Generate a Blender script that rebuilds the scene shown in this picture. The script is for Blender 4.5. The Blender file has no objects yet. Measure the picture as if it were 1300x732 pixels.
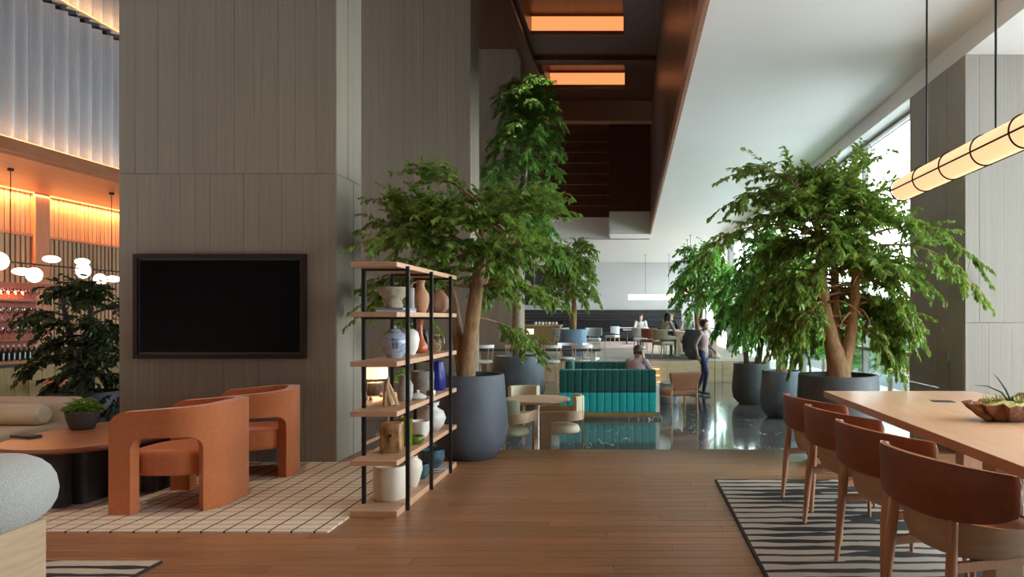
import bpy, bmesh, math, random
import numpy as np
from mathutils import Vector, Matrix, Euler

# ------------------------------------------------------------------ camera, world, light, exposure
SC = bpy.context.scene
C = SC.collection
R = math.radians
PI = math.pi
F_PX = 880.0          # focal length in pixels of the 1300 px wide frame
EYE = 1.35

cam_d = bpy.data.cameras.new('camera')
cam_d.sensor_width = 36.0
cam_d.lens = F_PX / 1300 * 36
cam_d.shift_x = -150 / 1300
cam_d.shift_y = 37 / 1300
cam_d.clip_end = 300
cam = bpy.data.objects.new('camera', cam_d)
C.objects.link(cam)
cam.location = (0, 0, EYE)
cam.rotation_euler = (R(90), 0, 0)
SC.camera = cam

SC.view_settings.view_transform = 'Standard'
SC.view_settings.look = 'None'
SC.view_settings.gamma = 1
SC.view_settings.use_curve_mapping = False
SC.view_settings.exposure = 0.55
SC.cycles.use_denoising = True
SC.cycles.max_bounces = 9
SC.cycles.diffuse_bounces = 5
SC.cycles.glossy_bounces = 4
SC.cycles.transparent_max_bounces = 24
SC.cycles.sample_clamp_indirect = 6
SC.cycles.caustics_reflective = False
SC.cycles.caustics_refractive = False

W = bpy.data.worlds.new('overcast_sky')
SC.world = W
W.use_nodes = True
bg = W.node_tree.nodes['Background']
bg.inputs[0].default_value = (0.86, 0.945, 1.0, 1)
bg.inputs[1].default_value = 11.5


def area(name, loc, rot, sx, sy, power, col=(1, 1, 1), portal=False):
    l = bpy.data.lights.new(name, 'AREA')
    l.shape = 'RECTANGLE'
    l.size = sx
    l.size_y = sy
    l.energy = power
    l.color = col
    if portal:
        l.cycles.is_portal = True
    o = bpy.data.objects.new(name, l)
    C.objects.link(o)
    o.location = loc
    o.rotation_euler = rot
    return o


# daylight enters through the long glass front and the added, unseen near glass front: both are portals of the sky
area('window_portal_far', (3.62, 21.5, 1.75), (0, R(90), 0), 4.3, 26.6, 1, portal=True)
area('added_portal_near', (6.12, 4.3, 1.97), (0, R(90), 0), 3.9, 6.4, 1, portal=True)


# ------------------------------------------------------------------ materials
class N:
    def __init__(s, mat):
        s.nt = mat.node_tree

    def n(s, typ, **kw):
        nd = s.nt.nodes.new(typ)
        for k, v in kw.items():
            if k.startswith('i_'):
                key = k[2:]
                key = int(key) if key.isdigit() else key.replace('_', ' ')
                nd.inputs[key].default_value = v
            else:
                setattr(nd, k, v)
        return nd

    def l(s, a, b):
        s.nt.links.new(a, b)

    def math(s, op, a, b=None, clamp=False):
        nd = s.nt.nodes.new('ShaderNodeMath')
        nd.operation = op
        nd.use_clamp = clamp
        for i, v in enumerate((a, b)):
            if v is None:
                continue
            if isinstance(v, (int, float)):
                nd.inputs[i].default_value = v
            else:
                s.l(v, nd.inputs[i])
        return nd.outputs[0]

    def ramp(s, fac, stops):
        nd = s.nt.nodes.new('ShaderNodeValToRGB')
        cr = nd.color_ramp
        while len(cr.elements) < len(stops):
            cr.elements.new(0.5)
        for e, (p, c) in zip(cr.elements, stops):
            e.position = p
            e.color = (c[0], c[1], c[2], 1)
        s.l(fac, nd.inputs[0])
        return nd.outputs[0]

    def mix(s, fac, a, b, blend='MIX'):
        nd = s.nt.nodes.new('ShaderNodeMix')
        nd.data_type = 'RGBA'
        nd.blend_type = blend
        for sock, v in ((nd.inputs[0], fac), (nd.inputs[6], a), (nd.inputs[7], b)):
            if isinstance(v, (int, float)):
                sock.default_value = v
            elif isinstance(v, tuple):
                sock.default_value = (v[0], v[1], v[2], 1)
            else:
                s.l(v, sock)
        return nd.outputs[2]


MATS = {}


def newmat(name):
    m = bpy.data.materials.new(name)
    m.use_nodes = True
    MATS[name] = m
    return m, N(m), m.node_tree.nodes['Principled BSDF']


def coords(N_, scale=(1, 1, 1), rnd=False):
    tc = N_.n('ShaderNodeTexCoord')
    v = tc.outputs['Object']
    if rnd:
        oi = N_.n('ShaderNodeObjectInfo')
        ad = N_.n('ShaderNodeVectorMath', operation='ADD')
        ml = N_.math('MULTIPLY', oi.outputs['Random'], 60.0)
        N_.l(v, ad.inputs[0])
        N_.l(ml, ad.inputs[1])
        v = ad.outputs[0]
    mp = N_.n('ShaderNodeMapping')
    mp.inputs['Scale'].default_value = scale
    N_.l(v, mp.inputs[0])
    return mp.outputs[0]


def mat(name, c1, c2=None, scale=(1, 1, 1), ns=6.0, detail=5, rough=0.5, metal=0.0, bump=0.0, bscale=None, rnd=0.0,
        spec=0.5, coat=0.0, sheen=0.0, lo=0.35, hi=0.65, trans=0.0):
    m, n, p = newmat(name)
    p.inputs['Roughness'].default_value = rough
    p.inputs['Metallic'].default_value = metal
    p.inputs['Specular IOR Level'].default_value = spec
    p.inputs['Coat Weight'].default_value = coat
    p.inputs['Sheen Weight'].default_value = sheen
    col = None
    if c2 is None:
        c2 = tuple(x * 0.88 for x in c1)
    v = coords(n, scale, True)
    nz = n.n('ShaderNodeTexNoise', i_Scale=ns, i_Detail=detail, i_Roughness=0.6)
    n.l(v, nz.inputs['Vector'])
    col = n.ramp(nz.outputs[0], [(lo, c1), (hi, c2)])
    if rnd:
        oi = n.n('ShaderNodeObjectInfo')
        f = n.math('MULTIPLY_ADD', oi.outputs['Random'], rnd)
        f.node.inputs[2].default_value = 1 - rnd / 2
        hs = n.n('ShaderNodeHueSaturation')
        n.l(col, hs.inputs['Color'])
        n.l(f, hs.inputs['Value'])
        col = hs.outputs[0]
    n.l(col, p.inputs['Base Color'])
    if bump:
        nb = n.n('ShaderNodeTexNoise', i_Scale=bscale or ns * 3, i_Detail=3)
        n.l(v, nb.inputs['Vector'])
        b = n.n('ShaderNodeBump', i_Strength=bump, i_Distance=0.01)
        n.l(nb.outputs[0], b.inputs['Height'])
        n.l(b.outputs[0], p.inputs['Normal'])
    return m


def emit(name, col, strength):
    m, n, p = newmat(name)
    p.inputs['Base Color'].default_value = (*col, 1)
    p.inputs['Emission Color'].default_value = (*col, 1)
    p.inputs['Emission Strength'].default_value = strength
    return m


def glassmat(name, tint=(0.93, 0.97, 0.96), refl=1.0, ior=1.45):
    m, n, p = newmat(name)
    n.nt.nodes.remove(p)
    out = n.nt.nodes['Material Output']
    t = n.n('ShaderNodeBsdfTransparent')
    t.inputs[0].default_value = (*tint, 1)
    g = n.n('ShaderNodeBsdfGlossy')
    g.inputs['Roughness'].default_value = 0.01
    fr = n.n('ShaderNodeFresnel', i_IOR=ior)
    f = n.math('MULTIPLY', fr.outputs[0], refl, clamp=True)
    mx = n.n('ShaderNodeMixShader')
    n.l(f, mx.inputs[0])
    n.l(t.outputs[0], mx.inputs[1])
    n.l(g.outputs[0], mx.inputs[2])
    n.l(mx.outputs[0], out.inputs[0])
    return m


# floor and walls
mat('plank', (0.36, 0.170, 0.082), (0.205, 0.090, 0.042), scale=(0.7, 14, 1), ns=4.0, detail=7, rough=0.36, rnd=0.30, bump=0.12, bscale=9, lo=0.3, hi=0.75)
mat('fascia_oak', (0.56, 0.42, 0.27), (0.46, 0.33, 0.20), scale=(1, 1, 9), ns=3, rough=0.5, rnd=0.08)
mat('concrete', (0.262, 0.222, 0.172), (0.225, 0.189, 0.145), scale=(26, 26, 0.30), ns=3.0, detail=8, rough=0.8, rnd=0.08, bump=0.5, bscale=4, spec=0.25)
mat('concrete_pale', (0.370, 0.350, 0.317), (0.340, 0.320, 0.289), scale=(20, 20, 0.30), ns=3.0, detail=8, rough=0.8, rnd=0.08, bump=0.15, bscale=4, spec=0.25)
mat('white_paint', (0.88, 0.88, 0.87), (0.86, 0.86, 0.85), ns=1.0, rough=0.42, spec=0.4)
mat('back_paint', (0.60, 0.60, 0.60), (0.57, 0.57, 0.57), ns=1.0, rough=0.8)
mat('warm_plaster', (0.36, 0.30, 0.25), ns=2.0, rough=0.9)
mat('walnut', (0.150, 0.062, 0.034), (0.090, 0.034, 0.018), scale=(9, 0.5, 0.8), ns=3, detail=6, rough=0.34, rnd=0.15)
mat('walnut_light', (0.42, 0.21, 0.13), (0.34, 0.16, 0.095), scale=(0.6, 3, 6), ns=3, rough=0.45)
mat('bar_soffit', (0.52, 0.20, 0.095), (0.40, 0.14, 0.060), scale=(6, 0.6, 1), ns=3, rough=0.38)
mat('slat_wood', (0.66, 0.38, 0.20), (0.54, 0.28, 0.14), scale=(8, 8, 0.8), ns=3, rough=0.6, rnd=0.15)
mat('slat_dark', (0.54, 0.36, 0.21), (0.42, 0.27, 0.155), scale=(8, 8, 0.8), ns=3, rough=0.6, rnd=0.15)
mat('slat_gap', (0.10, 0.06, 0.035), ns=3, rough=0.9)
mat('pilaster', (0.62, 0.27, 0.14), (0.52, 0.21, 0.10), scale=(6, 6, 0.7), ns=3, rough=0.5)
mat('charcoal', (0.035, 0.033, 0.036), (0.024, 0.023, 0.026), ns=3, rough=0.6)
mat('black_metal', (0.012, 0.012, 0.013), ns=5, rough=0.42, metal=0.3)
mat('bronze', (0.026, 0.013, 0.009), ns=8, rough=0.6, metal=0.0, spec=0.2)
mat('oak', (0.60, 0.36, 0.22), (0.50, 0.28, 0.165), scale=(1.2, 9, 9), ns=3, rough=0.45, rnd=0.06)
mat('oak_leg', (0.52, 0.27, 0.15), (0.42, 0.21, 0.11), scale=(9, 9, 1.2), ns=3, rough=0.42, rnd=0.06)
mat('oak_shell', (0.50, 0.355, 0.23), (0.42, 0.29, 0.185), scale=(1.5, 1.5, 12), ns=3, rough=0.5)
mat('oak_table', (0.54, 0.35, 0.235), (0.46, 0.29, 0.19), scale=(9, 0.8, 1), ns=3, rough=0.33, rnd=0.0)
mat('cafe_wood', (0.68, 0.42, 0.28), (0.60, 0.35, 0.225), scale=(2, 2, 9), ns=3, rough=0.45)
mat('table_top_red', (0.36, 0.135, 0.070), (0.28, 0.10, 0.05), scale=(1.5, 6, 1), ns=3, rough=0.35)
mat('orange_fabric', (0.56, 0.175, 0.062), (0.50, 0.150, 0.052), ns=30, rough=0.8, sheen=0.25, bump=0.08, bscale=400, spec=0.3)
mat('tan_leather', (0.245, 0.070, 0.028), (0.205, 0.056, 0.022), ns=18, rough=0.40, bump=0.05, bscale=200)
mat('leather_top', (0.40, 0.150, 0.075), (0.36, 0.13, 0.06), ns=18, rough=0.38)
mat('brown_leather', (0.28, 0.098, 0.043), (0.23, 0.078, 0.034), ns=14, rough=0.45)
mat('cream_fabric', (0.62, 0.52, 0.40), (0.57, 0.47, 0.36), ns=60, rough=0.9, bump=0.1, bscale=300)
mat('cream_pad', (0.70, 0.58, 0.41), (0.65, 0.53, 0.37), ns=40, rough=0.8)
mat('sage_pad', (0.55, 0.50, 0.34), (0.50, 0.45, 0.30), ns=40, rough=0.8)
mat('boucle', (0.52, 0.52, 0.49), (0.36, 0.365, 0.35), ns=160, detail=3, rough=0.95, bump=0.6, bscale=220, sheen=0.3)
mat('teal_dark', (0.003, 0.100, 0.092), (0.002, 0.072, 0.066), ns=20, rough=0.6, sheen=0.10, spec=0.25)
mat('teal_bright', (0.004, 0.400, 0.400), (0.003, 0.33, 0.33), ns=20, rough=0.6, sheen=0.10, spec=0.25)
mat('planter_blue', (0.088, 0.102, 0.125), (0.066, 0.078, 0.098), ns=4, rough=0.62, bump=0.08, bscale=60, rnd=0.12)
mat('planter_slate', (0.062, 0.072, 0.084), (0.046, 0.054, 0.064), ns=4, rough=0.62, bump=0.08, bscale=60)
mat('planter_sky', (0.17, 0.27, 0.40), (0.13, 0.21, 0.33), ns=4, rough=0.62, bump=0.08, bscale=60)
mat('planter_dark', (0.022, 0.022, 0.026), ns=4, rough=0.6)
mat('soil', (0.035, 0.024, 0.016), (0.015, 0.010, 0.007), ns=40, rough=0.95, bump=0.6)
mat('bark', (0.36, 0.205, 0.090), (0.19, 0.105, 0.050), scale=(6, 6, 1.6), ns=5, rough=0.8, bump=0.5, bscale=14)
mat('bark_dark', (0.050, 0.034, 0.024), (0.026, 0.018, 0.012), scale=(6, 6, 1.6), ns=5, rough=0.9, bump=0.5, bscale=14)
mat('bark_pale', (0.34, 0.27, 0.19), (0.17, 0.12, 0.08), scale=(6, 6, 1.6), ns=5, rough=0.85, bump=0.5, bscale=14)
mat('screen', (0.002, 0.002, 0.0025), ns=1, rough=0.25, spec=0.04)
mat('grey_fabric', (0.42, 0.46, 0.47), (0.37, 0.41, 0.42), ns=40, rough=0.85)
mat('white_gloss', (0.78, 0.77, 0.74), ns=3, rough=0.35)
mat('stone_grey', (0.27, 0.235, 0.19), (0.15, 0.13, 0.105), ns=22, rough=0.9, bump=0.6, bscale=60)
mat('book_blue', (0.20, 0.25, 0.33), ns=9, rough=0.6)
mat('book_grey', (0.48, 0.50, 0.52), ns=9, rough=0.6)
mat('terracotta', (0.46, 0.235, 0.125), (0.38, 0.18, 0.09), ns=9, rough=0.7)
mat('clay_brown', (0.37, 0.20, 0.115), (0.29, 0.15, 0.085), ns=12, rough=0.7)
mat('orange_glaze', (0.42, 0.105, 0.030), (0.28, 0.060, 0.018), ns=8, rough=0.22)
mat('plum_glaze', (0.045, 0.020, 0.035), ns=6, rough=0.3)
mat('ochre_glaze', (0.42, 0.28, 0.13), (0.09, 0.05, 0.03), ns=16, rough=0.3, lo=0.5, hi=0.55)
mat('cream_ceramic', (0.72, 0.66, 0.56), (0.66, 0.59, 0.48), ns=7, rough=0.5)
mat('white_ceramic', (0.74, 0.69, 0.62), (0.69, 0.63, 0.55), ns=7, rough=0.35)
mat('grey_ceramic', (0.36, 0.34, 0.31), (0.25, 0.235, 0.21), ns=14, rough=0.6)
mat('cobalt', (0.008, 0.014, 0.24), (0.006, 0.010, 0.17), ns=6, rough=0.3)
mat('drift_wood', (0.56, 0.37, 0.19), (0.33, 0.19, 0.085), scale=(5, 5, 1), ns=6, rough=0.7, bump=0.5)
mat('burl_wood', (0.50, 0.285, 0.115), (0.17, 0.075, 0.028), scale=(2, 2, 1), ns=9, rough=0.5, lo=0.42, hi=0.62)
mat('green_glass', (0.125, 0.16, 0.012), (0.08, 0.11, 0.008), ns=4, rough=0.12)
mat('teal_glaze', (0.045, 0.105, 0.135), (0.012, 0.030, 0.042), ns=9, rough=0.2, lo=0.42, hi=0.6)
mat('white_crackle', (0.60, 0.58, 0.54), (0.50, 0.48, 0.45), ns=10, rough=0.4)
mat('lamp_grey', (0.085, 0.078, 0.072), scale=(30, 30, 1), ns=6, rough=0.85, bump=0.4)
mat('root_wood', (0.24, 0.095, 0.042), (0.10, 0.036, 0.016), ns=14, detail=8, rough=0.75, bump=0.8, bscale=30)
mat('moss', (0.50, 0.50, 0.24), (0.24, 0.30, 0.09), ns=60, rough=0.95)
mat('blade_green', (0.030, 0.060, 0.022), (0.018, 0.04, 0.014), ns=10, rough=0.5)
mat('olive_panel', (0.30, 0.205, 0.080), (0.24, 0.155, 0.055), scale=(8, 8, 0.7), ns=3, rough=0.42, rnd=0.25)
mat('bottle_glass', (0.020, 0.030, 0.018), (0.012, 0.018, 0.012), ns=4, rough=0.12)
mat('bottle_cap', (0.62, 0.55, 0.45), ns=4, rough=0.4)
mat('red_back', (0.42, 0.10, 0.055), (0.34, 0.075, 0.04), ns=4, rough=0.5)
mat('pink_plaster', (0.50, 0.27, 0.18), ns=3, rough=0.8)
mat('window_frame_grey', (0.32, 0.31, 0.30), ns=3, rough=0.45)
mat('ext_wall', (0.48, 0.53, 0.60), (0.43, 0.48, 0.55), ns=2, rough=0.8)
mat('ext_ground', (0.72, 0.72, 0.71), ns=2, rough=0.9)
mat('carpet_grey', (0.42, 0.34, 0.31), (0.38, 0.30, 0.275), ns=30, rough=0.9)
mat('skin', (0.56, 0.33, 0.22), (0.53, 0.30, 0.20), ns=8, rough=0.55)
mat('hair_black', (0.014, 0.010, 0.009), (0.028, 0.019, 0.014), scale=(12, 12, 2), ns=8, rough=0.5)
mat('hair_brown', (0.085, 0.032, 0.018), (0.05, 0.02, 0.012), scale=(12, 12, 2), ns=8, rough=0.5)
for nm, c in dict(shirt_mauve=(0.27, 0.19, 0.18), navy=(0.018, 0.026, 0.085), shoe_teal=(0.035, 0.12, 0.13), shirt_white=(0.72, 0.70, 0.68),
                  shirt_beige=(0.46, 0.39, 0.29), shirt_dark=(0.035, 0.035, 0.04), shirt_grey=(0.44, 0.46, 0.48), shirt_pink=(0.50, 0.33, 0.37),
                  trousers_khaki=(0.30, 0.26, 0.20), shoe_white=(0.6, 0.6, 0.6), eye_dark=(0.012, 0.010, 0.010)).items():
    mat(nm, c, ns=25, rough=0.85)
mat('stone_sand', (0.40, 0.335, 0.25), (0.26, 0.21, 0.155), ns=22, rough=0.9, bump=0.6, bscale=60)
emit('pendant_shade', (1.0, 0.70, 0.38), 0.62)
emit('pendant_far_shade', (1.0, 0.80, 0.50), 1.7)
emit('globe_glow', (1.0, 0.86, 0.68), 2.6)
emit('lamp_shade_glow', (1.0, 0.74, 0.40), 1.15)
emit('strip_warm', (1.0, 0.42, 0.12), 2.2)
emit('coffer_glow', (1.0, 0.33, 0.115), 0.80)
emit('step_glow', (1.0, 0.36, 0.08), 2.2)
glassmat('glass', (0.93, 0.97, 0.955), refl=0.8)
glassmat('window_glass', (0.97, 0.99, 0.985), refl=0.7)
glassmat('glass_edge', (0.35, 0.62, 0.56), refl=1.0)
glassmat('glassware', (0.86, 0.86, 0.85), refl=2.5)


def marble():
    m, n, p = newmat('marble')
    v = coords(n, (1, 1, 1))
    nz = n.n('ShaderNodeTexNoise', i_Scale=0.9, i_Detail=6)
    n.l(v, nz.inputs['Vector'])
    mp = n.n('ShaderNodeMapping')
    mp.inputs['Rotation'].default_value = (0, 0, R(35))
    mp.inputs['Scale'].default_value = (4.5, 0.6, 1)
    n.l(v, mp.inputs[0])
    mixv = n.n('ShaderNodeMix', data_type='VECTOR')
    mixv.inputs[0].default_value = 0.05
    n.l(mp.outputs[0], mixv.inputs[4])
    n.l(nz.outputs['Color'], mixv.inputs[5])
    vo = n.n('ShaderNodeTexNoise', i_Scale=2.0, i_Detail=1, i_Distortion=0.0)
    n.l(mixv.outputs[1], vo.inputs['Vector'])
    vd = n.math('ABSOLUTE', n.math('SUBTRACT', vo.outputs[0], 0.5))
    n2 = n.n('ShaderNodeTexNoise', i_Scale=1.7, i_Detail=4)
    n.l(v, n2.inputs['Vector'])
    vein = n.ramp(vd, [(0.0, (1, 1, 1)), (0.016, (0, 0, 0))])
    sel = n.ramp(n2.outputs[0], [(0.51, (0, 0, 0)), (0.60, (1, 1, 1))])
    f = n.mix(1.0, vein, sel, 'MULTIPLY')
    base = n.ramp(nz.outputs[0], [(0.3, (0.050, 0.048, 0.048)), (0.7, (0.100, 0.094, 0.090))])
    col = n.mix(f, base, (0.66, 0.65, 0.64))
    n.l(col, p.inputs['Base Color'])
    p.inputs['Roughness'].default_value = 0.10
    p.inputs['IOR'].default_value = 1.5
    p.inputs['Coat Weight'].default_value = 0.25
    p.inputs['Coat Roughness'].default_value = 0.03


marble()


def striped_rug():
    m, n, p = newmat('striped_rug')
    v = coords(n)
    sp = n.n('ShaderNodeSeparateXYZ')
    n.l(v, sp.inputs[0])
    nz = n.n('ShaderNodeTexNoise', i_Scale=1.0, i_Detail=3)
    mp = n.n('ShaderNodeMapping')
    mp.inputs['Scale'].default_value = (2.2, 5, 1)
    n.l(v, mp.inputs[0])
    n.l(mp.outputs[0], nz.inputs['Vector'])
    w = n.math('MULTIPLY', nz.outputs[0], 0.55)
    ph = n.math('ADD', n.math('DIVIDE', sp.outputs[1], 0.122), w)
    fr = n.math('FRACT', ph)
    d = n.math('ABSOLUTE', n.math('SUBTRACT', fr, 0.5))
    n2 = n.n('ShaderNodeTexNoise', i_Scale=1.0, i_Detail=2)
    mp2 = n.n('ShaderNodeMapping')
    mp2.inputs['Scale'].default_value = (1.7, 4.5, 1)
    mp2.inputs['Location'].default_value = (7, 3, 0)
    n.l(v, mp2.inputs[0])
    n.l(mp2.outputs[0], n2.inputs['Vector'])
    inner = n.math('SMOOTH_MIN', n.math('MULTIPLY', sp.outputs[0], 0.9), 1.0)
    th = n.math('ADD', 0.155, n.math('MULTIPLY', n.math('MAXIMUM', n.math('SUBTRACT', n2.outputs[0], 0.46), 0.0), n.math('MULTIPLY', inner, 4.5)))
    msk = n.math('LESS_THAN', d, th)
    # dark bound edge
    edge = n.math('LESS_THAN', sp.outputs[0], 0.018)
    msk = n.math('MAXIMUM', msk, edge)
    pile = n.n('ShaderNodeTexNoise', i_Scale=160, i_Detail=2)
    n.l(v, pile.inputs['Vector'])
    cream = n.ramp(pile.outputs[0], [(0.3, (0.41, 0.345, 0.285)), (0.7, (0.52, 0.45, 0.375))])
    col = n.mix(msk, cream, (0.020, 0.017, 0.016))
    n.l(col, p.inputs['Base Color'])
    p.inputs['Roughness'].default_value = 0.95
    b = n.n('ShaderNodeBump', i_Strength=0.35, i_Distance=0.006)
    n.l(pile.outputs[0], b.inputs['Height'])
    n.l(b.outputs[0], p.inputs['Normal'])


striped_rug()


def grid_rug():
    m, n, p = newmat('grid_rug')
    v = coords(n)
    sp = n.n('ShaderNodeSeparateXYZ')
    n.l(v, sp.inputs[0])
    nz = n.n('ShaderNodeTexNoise', i_Scale=2.5, i_Detail=2)
    n.l(v, nz.inputs['Vector'])
    wob = n.math('MULTIPLY', n.math('SUBTRACT', nz.outputs[0], 0.5), 0.16)

    def line(c, period, half):
        fr = n.math('FRACT', n.math('ADD', n.math('DIVIDE', c, period), wob))
        return n.math('LESS_THAN', n.math('ABSOLUTE', n.math('SUBTRACT', fr, 0.5)), half)
    lx = line(sp.outputs[0], 0.142, 0.045)
    ly = line(sp.outputs[1], 0.098, 0.045)
    pile = n.n('ShaderNodeTexNoise', i_Scale=140, i_Detail=2)
    n.l(v, pile.inputs['Vector'])
    cream = n.ramp(pile.outputs[0], [(0.3, (0.62, 0.50, 0.385)), (0.7, (0.74, 0.62, 0.49))])
    c = n.mix(ly, cream, (0.12, 0.065, 0.04))
    c = n.mix(lx, c, (0.030, 0.020, 0.016))
    n.l(c, p.inputs['Base Color'])
    p.inputs['Roughness'].default_value = 0.95
    b = n.n('ShaderNodeBump', i_Strength=0.3, i_Distance=0.006)
    n.l(pile.outputs[0], b.inputs['Height'])
    n.l(b.outputs[0], p.inputs['Normal'])


grid_rug()


def leafmat(name, lo, hi, tr):
    m, n, p = newmat(name)
    out = n.nt.nodes['Material Output']
    tc = n.n('ShaderNodeTexCoord')
    wn = n.n('ShaderNodeTexNoise', i_Scale=9.0, i_Detail=4)
    n.l(tc.outputs['Object'], wn.inputs['Vector'])
    col = n.ramp(wn.outputs[0], [(0.36, lo), (0.66, hi)])
    n.l(col, p.inputs['Base Color'])
    p.inputs['Roughness'].default_value = 0.42
    p.inputs['Specular IOR Level'].default_value = 0.4
    t = n.n('ShaderNodeBsdfTranslucent')
    t.inputs[0].default_value = (*tr, 1)
    mx = n.n('ShaderNodeMixShader')
    mx.inputs[0].default_value = 0.32
    n.l(p.outputs[0], mx.inputs[1])
    n.l(t.outputs[0], mx.inputs[2])
    n.l(mx.outputs[0], out.inputs[0])


leafmat('leaf', (0.070, 0.155, 0.026), (0.200, 0.320, 0.055), (0.30, 0.48, 0.06))
leafmat('leaf_light', (0.065, 0.210, 0.038), (0.170, 0.36, 0.075), (0.26, 0.55, 0.08))
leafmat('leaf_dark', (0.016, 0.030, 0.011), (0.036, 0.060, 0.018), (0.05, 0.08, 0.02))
leafmat('leaf_hedge', (0.060, 0.20, 0.035), (0.16, 0.38, 0.07), (0.25, 0.5, 0.08))


def perforated():
    m, n, p = newmat('perforated')
    v = coords(n)
    sp = n.n('ShaderNodeSeparateXYZ')
    n.l(v, sp.inputs[0])
    a = n.math('SINE', n.math('MULTIPLY', sp.outputs[1], 2 * PI / 0.030))
    b = n.math('SINE', n.math('MULTIPLY', sp.outputs[2], 2 * PI / 0.030))
    dots = n.math('MULTIPLY', n.math('GREATER_THAN', n.math('MULTIPLY', a, b), 0.35), 0.55)
    nz = n.n('ShaderNodeTexNoise', i_Scale=1.0, i_Detail=4)
    mp = n.n('ShaderNodeMapping')
    mp.inputs['Scale'].default_value = (10, 10, 0.6)
    n.l(v, mp.inputs[0])
    n.l(mp.outputs[0], nz.inputs['Vector'])
    base = n.ramp(nz.outputs[0], [(0.35, (0.72, 0.74, 0.80)), (0.65, (0.86, 0.88, 0.93))])
    col = n.mix(dots, base, (0.07, 0.07, 0.085))
    n.l(col, p.inputs['Base Color'])
    p.inputs['Metallic'].default_value = 0.15
    p.inputs['Roughness'].default_value = 0.4


perforated()


def blue_white():
    m, n, p = newmat('blue_white')
    v = coords(n)
    nz = n.n('ShaderNodeTexNoise', i_Scale=110, i_Detail=3, i_Distortion=1.5)
    n.l(v, nz.inputs['Vector'])
    col = n.ramp(nz.outputs[0], [(0.44, (0.50, 0.54, 0.60)), (0.54, (0.15, 0.19, 0.30))])
    n.l(col, p.inputs['Base Color'])
    p.inputs['Roughness'].default_value = 0.2


blue_white()
mat('ink_blue', (0.012, 0.018, 0.05), ns=5, rough=0.3)


# ------------------------------------------------------------------ geometry helpers
class MB:
    def __init__(s):
        s.v = []
        s.f = []

    def add(s, vs, fs):
        o = len(s.v)
        s.v += [tuple(p) for p in vs]
        s.f += [tuple(i + o for i in f) for f in fs]
        return s

    def box(s, x0, x1, y0, y1, z0, z1):
        return s.add([(x0, y0, z0), (x1, y0, z0), (x1, y1, z0), (x0, y1, z0), (x0, y0, z1), (x1, y0, z1), (x1, y1, z1), (x0, y1, z1)],
                     [(0, 3, 2, 1), (4, 5, 6, 7), (0, 1, 5, 4), (1, 2, 6, 5), (2, 3, 7, 6), (3, 0, 4, 7)])

    def loft(s, rings, cap=True, closed=False):
        n = len(rings[0])
        vs = [p for r in rings for p in r]
        fs = []
        m = len(rings)
        for i in range(m if closed else m - 1):
            a, b = i * n, ((i + 1) % m) * n
            for j in range(n):
                k = (j + 1) % n
                fs.append((a + j, a + k, b + k, b + j))
        if cap and not closed:
            fs.append(tuple(range(n - 1, -1, -1)))
            fs.append(tuple((m - 1) * n + j for j in range(n)))
        return s.add(vs, fs)

    def tube(s, pts, rad, n=8, cap=True):
        pts = [Vector(p) for p in pts]
        if isinstance(rad, (int, float)):
            rad = [rad] * len(pts)
        rings = []
        up = None
        for i, p in enumerate(pts):
            d = (pts[min(i + 1, len(pts) - 1)] - pts[max(i - 1, 0)])
            d = d.normalized() if d.length > 1e-9 else Vector((0, 0, 1))
            if up is None:
                up = Vector((1, 0, 0)) if abs(d.x) < 0.8 else Vector((0, 1, 0))
            a = (up - d * up.dot(d)).normalized()
            up = a
            b = d.cross(a)
            rings.append([p + a * (rad[i] * math.cos(2 * PI * k / n)) + b * (rad[i] * math.sin(2 * PI * k / n)) for k in range(n)])
        return s.loft(rings, cap)

    def lathe(s, prof, n=28, c=(0, 0, 0), sx=1, sy=1, cap=True):
        rings = [[(c[0] + r * sx * math.cos(2 * PI * k / n), c[1] + r * sy * math.sin(2 * PI * k / n), c[2] + z) for k in range(n)] for r, z in prof]
        return s.loft(rings, cap)

    def prism(s, out, z0, z1):
        return s.loft([[(x, y, z0) for x, y in out], [(x, y, z1) for x, y in out]])

    def ell(s, c, r, n=16, m=10):
        prof = [(math.sin(PI * i / m), -math.cos(PI * i / m)) for i in range(m + 1)]
        rings = [[(c[0] + max(p, 1e-4) * r[0] * math.cos(2 * PI * k / n), c[1] + max(p, 1e-4) * r[1] * math.sin(2 * PI * k / n), c[2] + z * r[2]) for k in range(n)] for p, z in prof]
        return s.loft(rings)

    def mesh(s, name, sharp=38, smooth=True):
        me = bpy.data.meshes.new(name)
        me.from_pydata(s.v, [], s.f)
        me.validate()
        bm = bmesh.new()
        bm.from_mesh(me)
        bmesh.ops.recalc_face_normals(bm, faces=bm.faces)
        bm.to_mesh(me)
        bm.free()
        if smooth:
            me.shade_smooth()
            me.set_sharp_from_angle(angle=R(sharp))
        return me

    def build(s, name, m, parent=None, loc=None, rz=0, bevel=0, seg=2, sharp=38, sub=0):
        o = bpy.data.objects.new(name, s.mesh(name, sharp))
        o.data.materials.append(MATS[m])
        C.objects.link(o)
        if parent:
            o.parent = parent
        if loc:
            o.location = loc
        if rz:
            o.rotation_euler[2] = rz
        if bevel:
            b = o.modifiers.new('bevel', 'BEVEL')
            b.width = bevel
            b.segments = seg
            b.limit_method = 'ANGLE'
            b.angle_limit = R(40)
        if sub:
            d = o.modifiers.new('sub', 'SUBSURF')
            d.levels = sub
            d.render_levels = sub
        return o


def tag(o, label=None, cat=None, group=None, kind=None):
    if label:
        o['label'] = label
    if cat:
        o['category'] = cat
    if group:
        o['group'] = group
    if kind:
        o['kind'] = kind
    return o


def empty(name, loc, rz=0, label=None, cat=None, group=None):
    o = bpy.data.objects.new(name, None)
    o.empty_display_size = 0.1
    C.objects.link(o)
    o.location = loc
    o.rotation_euler[2] = rz
    return tag(o, label, cat, group)


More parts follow.
